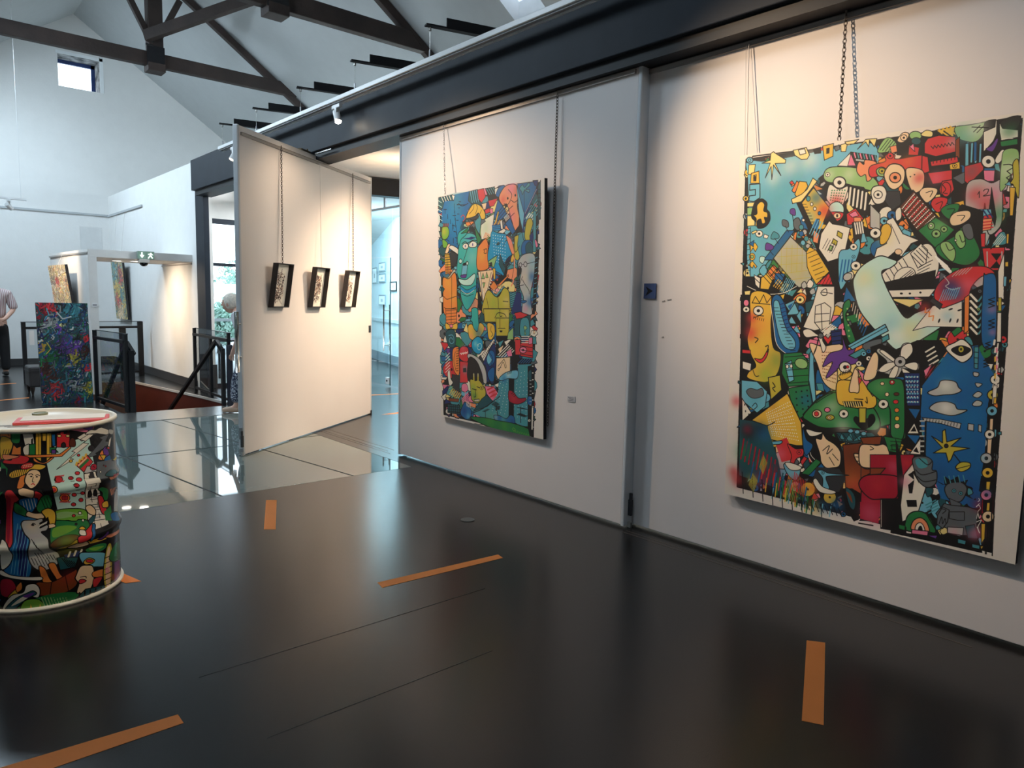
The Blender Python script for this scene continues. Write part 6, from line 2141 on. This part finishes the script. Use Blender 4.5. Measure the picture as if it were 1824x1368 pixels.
# picture wall, rotated 17 degrees
def pw(y): return 4.45 + .3055 * y
m = MB().hexa([(pw(-4), -4, 0), (pw(-4) + .1, -4, 0), (pw(-4) + .1, -4, 3.35), (pw(-4), -4, 3.35)], [(pw(17.5), 17.5, 0), (pw(17.5) + .1, 17.5, 0), (pw(17.5) + .1, 17.5, 3.35), (pw(17.5), 17.5, 3.35)])
struct('wall_side', m, TEAL_W)
struct('baseboard_side', MB().hexa([(pw(5) - .02, 5, 0), (pw(5) - .002, 5, 0), (pw(5) - .002, 5, .22), (pw(5) - .02, 5, .22)], [(pw(17.5) - .02, 17.5, 0), (pw(17.5) - .002, 17.5, 0), (pw(17.5) - .002, 17.5, .22), (pw(17.5) - .02, 17.5, .22)]), mat('blue_grey_skirting', (.16, .22, .26), .5))
struct('trim_20', MB().hexa([(pw(9) - .03, 9, .97), (pw(9), 9, .97), (pw(9), 9, 1.05), (pw(9) - .03, 9, 1.05)], [(pw(17) - .03, 17, .97), (pw(17), 17, .97), (pw(17), 17, 1.05), (pw(17) - .03, 17, 1.05)]), mat('dado_grey', (.5, .58, .62), .6), 'grey dado strip on the side room wall')
for i, (y, z, w, h, l) in enumerate(((16.08, 1.9, .45, .40, 'tall pale framed print highest on the side room wall behind the glass door'), (15.35, 2.18, .62, .22, 'upper small pale print on the side room wall behind the glass door'), (15.35, 1.92, .62, .21, 'middle small pale print on the side room wall behind the glass door'), (15.35, 1.36, .62, .26, 'bright white print low on the side room wall behind the glass door'), (14.35, 1.70, .55, .22, 'black framed print at the right of the side room wall'))):
    t = thing('framed_print', l, 'picture', (pw(y), y, z), 0, 'prints in the side room')
    q = lambda yy, zz, off: (pw(yy) - off, yy, zz)
    fr = MB().hexa([q(y - w / 2, z, .005), q(y + w / 2, z, .005), q(y + w / 2, z + h, .005), q(y - w / 2, z + h, .005)], [q(y - w / 2, z, .03), q(y + w / 2, z, .03), q(y + w / 2, z + h, .03), q(y - w / 2, z + h, .03)])
    ob('frame', fr, BLACK if i == 4 else mat('pale_frame', (.20, .28, .32), .5), t)
    e = .03; ob('print_sheet', MB().quad(q(y - w / 2 + e, z + e, .032), q(y + w / 2 - e, z + e, .032), q(y + w / 2 - e, z + h - e, .032), q(y - w / 2 + e, z + h - e, .032)), mat('pale_sheet', (.85, .9, .92), .6), t)
    ob('print_motif', MB().quad(q(y - w / 6, z + h * .35, .0335), q(y + w / 6, z + h * .35, .0335), q(y + w / 6, z + h * .62, .0335), q(y - w / 6, z + h * .62, .0335)), mat('motif_grey', (.40, .48, .52), .6), t)
# glass partition and door
CG = glass('partition_glass', (.80, .93, .95), 1.4)
gp = thing('glass_partition', 'frameless glass partition with steel top rail in the side room', 'partition', (6.55, 10.6, 0))
ob('top_rail', MB().box(6.53, 6.57, 9.3, 14.0, 3.04, 3.075), BARE_M, gp)
ob('rail_hanger', MB().box(6.535, 6.565, 10.9, 10.96, 3.075, 3.35), BARE_M, gp)
for k, (a, b) in enumerate(((9.3, 10.1), (10.12, 10.68), (11.5, 12.3), (12.32, 13.2), (13.22, 14.0))): ob('glass_panel', MB().quad((6.55, a, .02), (6.55, b, .02), (6.55, b, 3.04), (6.55, a, 3.04)), CG, gp)
ob('glass_panel', MB().quad((6.55, 10.7, 2.24), (6.55, 11.48, 2.24), (6.55, 11.48, 3.04), (6.55, 10.7, 3.04)), CG, gp)
gd = thing('glass_door', 'open frameless glass door with long steel handle in the side room', 'door', (6.55, 10.72, 0))
ob('door_pane', MB().quad((6.545, 10.74, .02), (6.545, 11.47, .02), (6.545, 11.47, 2.22), (6.545, 10.74, 2.22)), CG, gd)
ob('door_edge', MB().box(6.536, 6.552, 10.735, 10.745, .02, 2.22), mat('glass_edge_teal', (.03, .09, .10), .2), gd)
for dx in (-.06, .06):
    ob('handle_bar', MB().tube([(6.545 + dx, 10.86, .62), (6.545 + dx, 10.86, 1.42)], .014, 12), STEEL, gd, smooth=True)
ob('handle_stay', MB().tube([(6.485, 10.86, .72), (6.605, 10.86, .72)], .008, 8).tube([(6.485, 10.86, 1.32), (6.605, 10.86, 1.32)], .008, 8), STEEL, gd)
ob('floor_lock', MB().box(6.52, 6.57, 10.76, 10.86, .04, .16), mat('lock_plate', (.75, .78, .78), .3), gd, bevel=.004)
ob('lock_keyhole', MB().tube([(6.516, 10.81, .10), (6.521, 10.81, .10)], .02, 14), BLACK, gd)
# wooden chair at the right of the gap
ch = thing('wooden_chair', 'slatted wooden high stool half hidden by the wall panel in the side room', 'chair', (6.9, 10.1, 0))
WD = mat('chair_wood', (.36, .24, .17), .5, var=.2, scale=10)
for x, y in ((6.75, 10.0), (7.15, 10.0), (6.75, 10.4), (7.15, 10.4)): ob('leg', MB().box(x - .02, x + .02, y - .02, y + .02, .12 if False else 0, 1.12 if y > 10.2 else .72), WD, ch, bevel=.003)
ob('seat', MB().box(6.72, 7.18, 9.97, 10.43, .70, .74), WD, ch, bevel=.005)
for z in (.3, .95, 1.08): ob('slat', MB().box(6.75, 7.15, 10.39, 10.41, z - .03, z + .03), WD, ch)
ob('socket_plate', MB().box(pw(14.8) - .03, pw(14.8) - .02, 14.76, 14.84, .42, .5), WHITE_M) and None
tag(bpy.data.objects['socket_plate'], 'white socket plate low on the side room wall', 'socket'); bpy.data.objects['socket_plate'].name = 'wall_socket'
# window end of the side room
m = MB().box(3.86, 4.03, 12.05, 12.2, 0, 3.35).box(4.03, 6.6, 12.05, 12.2, 2.74, 3.35).box(6.6, 6.85, 12.05, 12.2, 0, 3.35)
struct('wall_window', m, mat('jamb_paint', (.66, .62, .58), .7))
struct('baseboard_window', MB().box(3.86, 4.05, 12.03, 12.05, 0, .38), SKIRT)
w = struct('window_8', MB().box(4.03, 6.6, 12.06, 12.12, 2.66, 2.74).box(4.03, 6.6, 12.06, 12.12, 1.985, 2.035).box(4.03, 6.6, 12.06, 12.12, 0, .06).box(5.3, 5.35, 12.06, 12.12, 0, 2.7), STEEL_D, 'tall steel framed window of the side room')
for a, b in ((4.03, 5.3), (5.35, 6.6)):
    for z0, z1 in ((.06, 1.985), (2.035, 2.66)): ob('window_pane', MB().quad((a, 12.09, z0), (b, 12.09, z0), (b, 12.09, z1), (a, 12.09, z1)), pane, w)
struct('wall_return', MB().box(6.75, 6.85, 12.2, 17.6, 0, 3.35), TEAL_W)
struct('wall_return', MB().box(3.92, 3.98, 12.2, 17.6, 0, 3.35), PLASTER)
rl = thing('ceiling_lamp', 'round ring-shaped ceiling lamp near the side room window', 'lamp', (4.62, 11.5, 3.0))
ob('lamp_dish', MB().lathe([(.0, 3.02), (.25, 3.03), (.34, 3.06), (.34, 3.08), (0, 3.08)], 4.62, 11.5, 32, close=False), mat('lit_dish', (.9, .95, 1), .4, emit=1.0, ecol=(.85, .95, 1)), rl, smooth=True)
for k in range(6):
    a = k * math.pi / 3; ob('spoke', MB().beam((4.62 + .08 * math.cos(a), 11.5 + .08 * math.sin(a), 3.012), (4.62 + .33 * math.cos(a), 11.5 + .33 * math.sin(a), 3.045), .012, .01), BARE_M, rl)
ob('lamp_hub', MB().tube([(4.62, 11.5, 2.99), (4.62, 11.5, 3.35)], .05, 14), BARE_M, rl)
# outdoors beyond the window: terrace, white railings, greenery
struct('ground', MB().quad((-30, 17.6, -.1), (60, 17.6, -.1), (60, 80, -.1), (-30, 80, -.1)).quad((3.98, 12.2, -.02), (6.75, 12.2, -.02), (6.75, 17.6, -.02), (3.98, 17.6, -.02)), mat('pale_terrace', (.55, .55, .52), .8))
for i, (y, zz, l) in enumerate(((14.9, (.62, 1.02), 'nearer white balustrade on the terrace beyond the side window'),)):
    t = thing('terrace_railing', l, 'railing', (5, y, -.1))
    for z in zz: ob('rail_bar', MB().box(4.0, 6.15, y, y + .05, z - .03, z + .03), mat('terrace_white', (.7, .74, .76), .6), t)
    for k in range(4): ob('post', MB().box(4.1 + .65 * k, 4.15 + .65 * k, y, y + .05, -.1, zz[-1]), mat('terrace_white', (.7, .74, .76), .6), t)
tt = thing('terrace_table', 'small dark terrace table beyond the side window', 'table', (4.9, 13.7, -.1))
ob('table_top', MB().box(4.55, 5.2, 13.5, 14.1, .66, .69), BLACK, tt)
for x in (4.6, 5.15):
    for y in (13.55, 14.05): ob('leg', MB().box(x - .015, x + .015, y - .015, y + .015, -.1, .66), BLACK, tt)
for z, y in ((1.12, 19), (1.5, 19.2)):
    pass
o = ob('garden_wall', MB().box(0, 14, 24.0, 24.2, -.1, 1.0).box(0, 14, 24.0, 24.2, 1.5, 1.9), mat('garden_wall_white', (.8, .85, .85), .8)); tag(o, 'white garden wall with a gap beyond the terrace', 'wall')
rg = np.random.RandomState(8); LEAF = mat('leaf_green', (.30, .46, .38), .8, var=.35, scale=3)
for i, (x, y, r, l) in enumerate(((7.0, 20.6, .62, 'low leafy shrub on the terrace edge, left of the side window view'), (8.2, 22.3, .75, 'leafy shrub right of the low one beyond the side window'), (10.2, 27.0, 1.15, 'pale leafy tree behind the white garden wall'))):
    T = thing('tree', l, 'tree', (x, y, -.1)); hc = r * 1.15 if i < 2 else 1.9
    ob('trunk', MB().tube([(x, y, -.1), (x + .05, y, hc)], [.07, .04], 8), TIMBER, T)
    V = []; Fc = []
    for k in range(2600):
        d = rg.normal(size=3); d /= np.linalg.norm(d); p = np.array((x, y, hc)) + d * r * (.35 + .65 * rg.rand()); a, b = rg.normal(size=3) * .035, rg.normal(size=3) * .035
        n = len(V); V += [p - a, p + b, p + a, p - b]; Fc.append((n, n + 1, n + 2, n + 3))
    tag(ob('foliage', MB().add(V, Fc), LEAF, T), kind='stuff')
# ---------------------------------------------------------------- people
def skin(name, J, E, root, m, parent, sub=2, voxel=False):
    """J: list of (x,y,z,r[,ry]) joints, E: edges"""
    me = bpy.data.meshes.new(name); me.from_pydata([j[:3] for j in J], E, []); me.materials.append(m)
    o = bpy.data.objects.new(name, me); COL.objects.link(o); o.parent = parent
    sk = o.modifiers.new('skin', 'SKIN'); sk.use_smooth_shade = True
    bm_ = me.skin_vertices[0].data if me.skin_vertices else None
    if bm_ is None:
        bm = bmesh.new(); bm.from_mesh(me); bm.verts.layers.skin.verify(); bm.to_mesh(me); bm.free(); bm_ = me.skin_vertices[0].data
    for i, j in enumerate(J):
        bm_[i].radius = (j[3], j[4] if len(j) > 4 else j[3]); bm_[i].use_root = (i == root)
    s = o.modifiers.new('sub', 'SUBSURF'); s.levels = sub; s.render_levels = sub
    dg = bpy.context.evaluated_depsgraph_get(); me2 = bpy.data.meshes.new_from_object(o.evaluated_get(dg))
    o.modifiers.clear(); o.data = me2; me2.name = name
    for p in me2.polygons: p.use_smooth = True
    return o
def ellipsoid(cx, cy, cz, rx, ry, rz_, n=20, k=14, f=None):
    V = []; 
    for i in range(k + 1):
        t = math.pi * i / k
        for j in range(n):
            a = 2 * math.pi * j / n; x, y, z = math.sin(t) * math.cos(a), math.sin(t) * math.sin(a), math.cos(t)
            if f: x, y, z = f(x, y, z)
            V.append((cx + x * rx, cy + y * ry, cz + z * rz_))
    Fc = [(i * n + j, i * n + (j + 1) % n, (i + 1) * n + (j + 1) % n, (i + 1) * n + j) for i in range(k) for j in range(n)]
    return MB().add(V, Fc)
SKIN = mat('skin', (.62, .36, .27), .5, var=.06)
def head(parent, x, y, z, hair, tilt=0, hair_f=None, s=1.0, m=SKIN):
    """head facing +y, centre at x,y,z"""
    def shape(a, b, c):
        if b > 0 and c < 0: b *= 1 - .18 * (-c)        # chin
        if c < -.2: a *= 1 - .35 * (-c - .2)
        return a, b, c
    h = ellipsoid(x, y, z, .077 * s, .098 * s, .118 * s, 24, 18, shape)
    for sx_ in (-1, 1):   # ears
        e = ellipsoid(x + sx_ * .079 * s, y - .005, z - .005, .012 * s, .022 * s, .032 * s, 10, 8); h.add(e.v, e.f)
    nz = MB().add([(x - .014 * s, y + .088 * s, z - .022 * s), (x + .014 * s, y + .088 * s, z - .022 * s), (x, y + .118 * s, z - .020 * s), (x, y + .094 * s, z + .028 * s), (x, y + .086 * s, z - .032 * s)], [(0, 2, 3), (2, 1, 3), (0, 4, 2), (4, 1, 2)]); h.add(nz.v, nz.f)
    P = [(x, y, z), None]
    o = ob('head', h, m, parent, local=True, smooth=True)
    eye = MB()
    for sx_ in (-1, 1):
        q = ellipsoid(x + sx_ * .031 * s, y + .086 * s, z + .012 * s, .013 * s, .008 * s, .007 * s, 10, 8); eye.add(q.v, q.f)
    ob('eyes', eye, mat('eye_dark', (.05, .04, .035), .2), parent, local=True, smooth=True)
    q = ellipsoid(x, y + .083 * s, z - .055 * s, .024 * s, .009 * s, .007 * s, 10, 8)
    ob('mouth', q, mat('lips', (.42, .15, .13), .5), parent, local=True, smooth=True)
    rg = np.random.RandomState(3)
    hv = ellipsoid(x, y - .016 * s, z + .026 * s, .092 * s, .104 * s, .112 * s, 28, 18)
    hv.v = [(a + rg.normal() * .0022, b + rg.normal() * .0022, c + rg.normal() * .0022) for a, b, c in hv.v]
    keep = []
    for f in hv.f:
        c = sum((Vector(hv.v[i]) for i in f), Vector()) / len(f)
        if not (c.y > y + .045 * s and c.z < z + .055 * s) and c.z > z - .06 * s: keep.append(f)
    hv.f = keep
    ob('hair', hv, hair, parent, local=True, smooth=True)
    return o
def hand_chain(J, E, palm, dirv, side, curl, r=.0095):
    """five fingers rooted on the palm joint index"""
    px_, py_, pz_ = J[palm][:3]; d = Vector(dirv).normalized(); sd = Vector(side).normalized(); cu = Vector(curl).normalized()
    for k, (off, ln) in enumerate(((-.028, .066), (-.010, .076), (.009, .072), (.027, .058))):
        a = Vector((px_, py_, pz_)) + sd * off + d * .035; i0 = len(J)
        J.append((*(a), r * 1.05)); J.append((*(a + d * ln * .5 + cu * ln * .18), r)); J.append((*(a + d * ln * .82 + cu * ln * .55), r * .82))
        E += [(palm, i0), (i0, i0 + 1), (i0 + 1, i0 + 2)]
    a = Vector((px_, py_, pz_)) - sd * .034 - d * .012; i0 = len(J)
    J.append((*(a), r * 1.2)); J.append((*(a - sd * .022 + d * .03 + cu * .012), r)); E += [(palm, i0), (i0, i0 + 1)]
# man at far left, back turned, hands clasped behind
man = thing('person', 'man in a striped shirt and black trousers standing with hands clasped behind', 'person', (1.43, 15.5, 0), R_(8))
J = [(0, 0, .98, .14, .10), (0, 0, 1.18, .135, .10), (0, 0, 1.38, .17, .11), (0, .01, 1.50, .12, .09), (0, .03, 1.58, .055, .055), (0, .05, 1.66, .052, .055)]
E = [(0, 1), (1, 2), (2, 3), (3, 4), (4, 5)]
for s in (-1, 1):
    i = len(J); J += [(s * .19, 0, 1.46, .062), (s * .27, -.05, 1.18, .046), (s * .10, -.19, 1.02, .034), (s * .03, -.22, .985, .034, .02)]; E += [(3, i), (i, i + 1), (i + 1, i + 2), (i + 2, i + 3)]
    hand_chain(J, E, i + 3, (-s * .55, -.08, -.8), (0, -.15, .3) if False else (s * .3, .1, -.3), (-s * .4, -.2, 0))
    i = len(J); J += [(s * .10, 0, .92, .095), (s * .11, .01, .5, .062), (s * .12, 0, .10, .045), (s * .12, .10, .04, .035)]; E += [(0, i), (i, i + 1), (i + 1, i + 2), (i + 2, i + 3)]
skin('body', J, E, 0, SKIN, man)
head(man, 0, .075, 1.735, mat('dark_hair', (.012, .010, .010), .6))
def stripes():
    m = mat('striped_shirt', (.5, .38, .38), .8); nt = m.node_tree; b = nt.nodes['Principled BSDF']
    w = nt.nodes.new('ShaderNodeTexWave'); w.bands_direction = 'X'; w.inputs['Scale'].default_value = 11; w.inputs['Distortion'].default_value = 1.2; tc = nt.nodes.new('ShaderNodeTexCoord')
    r = nt.nodes.new('ShaderNodeValToRGB'); r.color_ramp.elements[0].color = (.30, .16, .17, 1); r.color_ramp.elements[1].color = (.66, .58, .58, 1); r.color_ramp.elements[0].position = .1; r.color_ramp.elements[1].position = .6
    nt.links.new(tc.outputs['Object'], w.inputs[0]); nt.links.new(w.outputs['Fac'], r.inputs[0]); nt.links.new(r.outputs[0], b.inputs['Base Color']); return m
J = [(0, 0, .98, .185, .135), (0, 0, 1.18, .18, .13), (0, 0, 1.36, .20, .135), (0, .005, 1.49, .15, .10), (0, .025, 1.565, .072, .066)]
E = [(0, 1), (1, 2), (2, 3), (3, 4)]
for s in (-1, 1):
    i = len(J); J += [(s * .20, 0, 1.455, .085), (s * .26, -.04, 1.26, .078), (s * .275, -.06, 1.17, .07)]; E += [(3, i), (i, i + 1), (i + 1, i + 2)]
skin('shirt', J, E, 0, stripes(), man)
J = [(0, 0, .99, .165, .125), (0, 0, .90, .17, .13)]; E = [(0, 1)]
for s in (-1, 1):
    i = len(J); J += [(s * .095, 0, .80, .112), (s * .115, .01, .48, .088), (s * .12, 0, .09, .074)]; E += [(1, i), (i, i + 1), (i + 1, i + 2)]
skin('trousers', J, E, 0, mat('black_cloth', (.012, .012, .014), .85), man)
for s in (-1, 1): skin('shoe', [(s * .12, -.05, .045, .045), (s * .12, .06, .045, .048, .04), (s * .125, .17, .035, .04, .03)], [(0, 1), (1, 2)], 0, mat('black_shoe', (.01, .01, .01), .4), man)
# woman by the pivoted panel, walking to the left, mostly hidden by the panel
wo = thing('person', 'white haired woman in patterned navy trousers and tan shoes half hidden by the pivoted panel', 'person', (3.41, 9.08, 0), R_(50))
J = [(0, 0, .90, .12, .10), (0, .0, 1.05, .11, .09), (0, .03, 1.20, .13, .10), (0, .06, 1.30, .10, .08), (0, .09, 1.36, .045, .045), (0, .13, 1.40, .042, .045)]
E = [(0, 1), (1, 2), (2, 3), (3, 4), (4, 5)]
for s in (-1, 1):
    i = len(J); J += [(s * .15, .05, 1.27, .05), (s * .20, .0, 1.04, .038), (s * .16, .08, .86, .028), (s * .15, .11, .79, .03, .018)]; E += [(3, i), (i, i + 1), (i + 1, i + 2), (i + 2, i + 3)]
    hand_chain(J, E, i + 3, (0, .25, -.95), (0, .9, .2), (-s * .5, 0, 0), .0085)
    i = len(J); f = .12 * s; J += [(s * .085, 0, .84, .085), (s * .09, .02 + f, .46, .055), (s * .09, f * 1.5 - .02, .09, .038), (s * .09, f * 1.5 + .08, .04, .03)]; E += [(0, i), (i, i + 1), (i + 1, i + 2), (i + 2, i + 3)]
skin('body', J, E, 0, SKIN, wo)
hd = head(wo, 0, .185, 1.405, mat('pale_blond_hair', (.80, .72, .62), .8, var=.2, scale=40, bump=1, bscale=90), s=.98)
J = [(0, 0, .86, .15, .12), (0, 0, 1.04, .135, .11), (0, .03, 1.2, .15, .115), (0, .055, 1.29, .12, .09), (0, .08, 1.345, .062, .058)]; E = [(0, 1), (1, 2), (2, 3), (3, 4)]
for s in (-1, 1):
    i = len(J); J += [(s * .155, .05, 1.26, .066), (s * .195, .01, 1.08, .058)]; E += [(3, i), (i, i + 1)]
skin('blouse', J, E, 0, mat('grey_white_blouse', (.58, .58, .60), .8), wo)
def patt():
    m = mat('patterned_navy_cloth', (.03, .04, .1), .85); nt = m.node_tree; b = nt.nodes['Principled BSDF']
    v = nt.nodes.new('ShaderNodeTexNoise'); v.inputs['Scale'].default_value = 34; v.inputs['Distortion'].default_value = 2; tc = nt.nodes.new('ShaderNodeTexCoord')
    r = nt.nodes.new('ShaderNodeValToRGB'); r.color_ramp.interpolation = 'CONSTANT'; r.color_ramp.elements[0].color = (.012, .018, .05, 1); r.color_ramp.elements[1].position = .55; r.color_ramp.elements[1].color = (.5, .53, .6, 1)
    nt.links.new(tc.outputs['Object'], v.inputs[0]); nt.links.new(v.outputs['Fac'], r.inputs[0]); nt.links.new(r.outputs[0], b.inputs['Base Color']); return m
J = [(0, 0, .92, .135, .11), (0, 0, .83, .14, .115)]; E = [(0, 1)]
for s in (-1, 1):
    f = .12 * s; i = len(J); J += [(s * .085, .01, .74, .10), (s * .09, .02 + f, .44, .085), (s * .09, f * 1.5 - .02, .12, .085)]; E += [(1, i), (i, i + 1), (i + 1, i + 2)]
skin('trousers', J, E, 0, patt(), wo)
for s in (-1, 1):
    f = .12 * s * 1.5; skin('shoe', [(s * .09, f - .06, .045, .042), (s * .09, f + .05, .05, .045, .042), (s * .09, f + .17, .035, .038, .03)], [(0, 1), (1, 2)], 0, mat('tan_shoe', (.42, .28, .19), .5), wo)
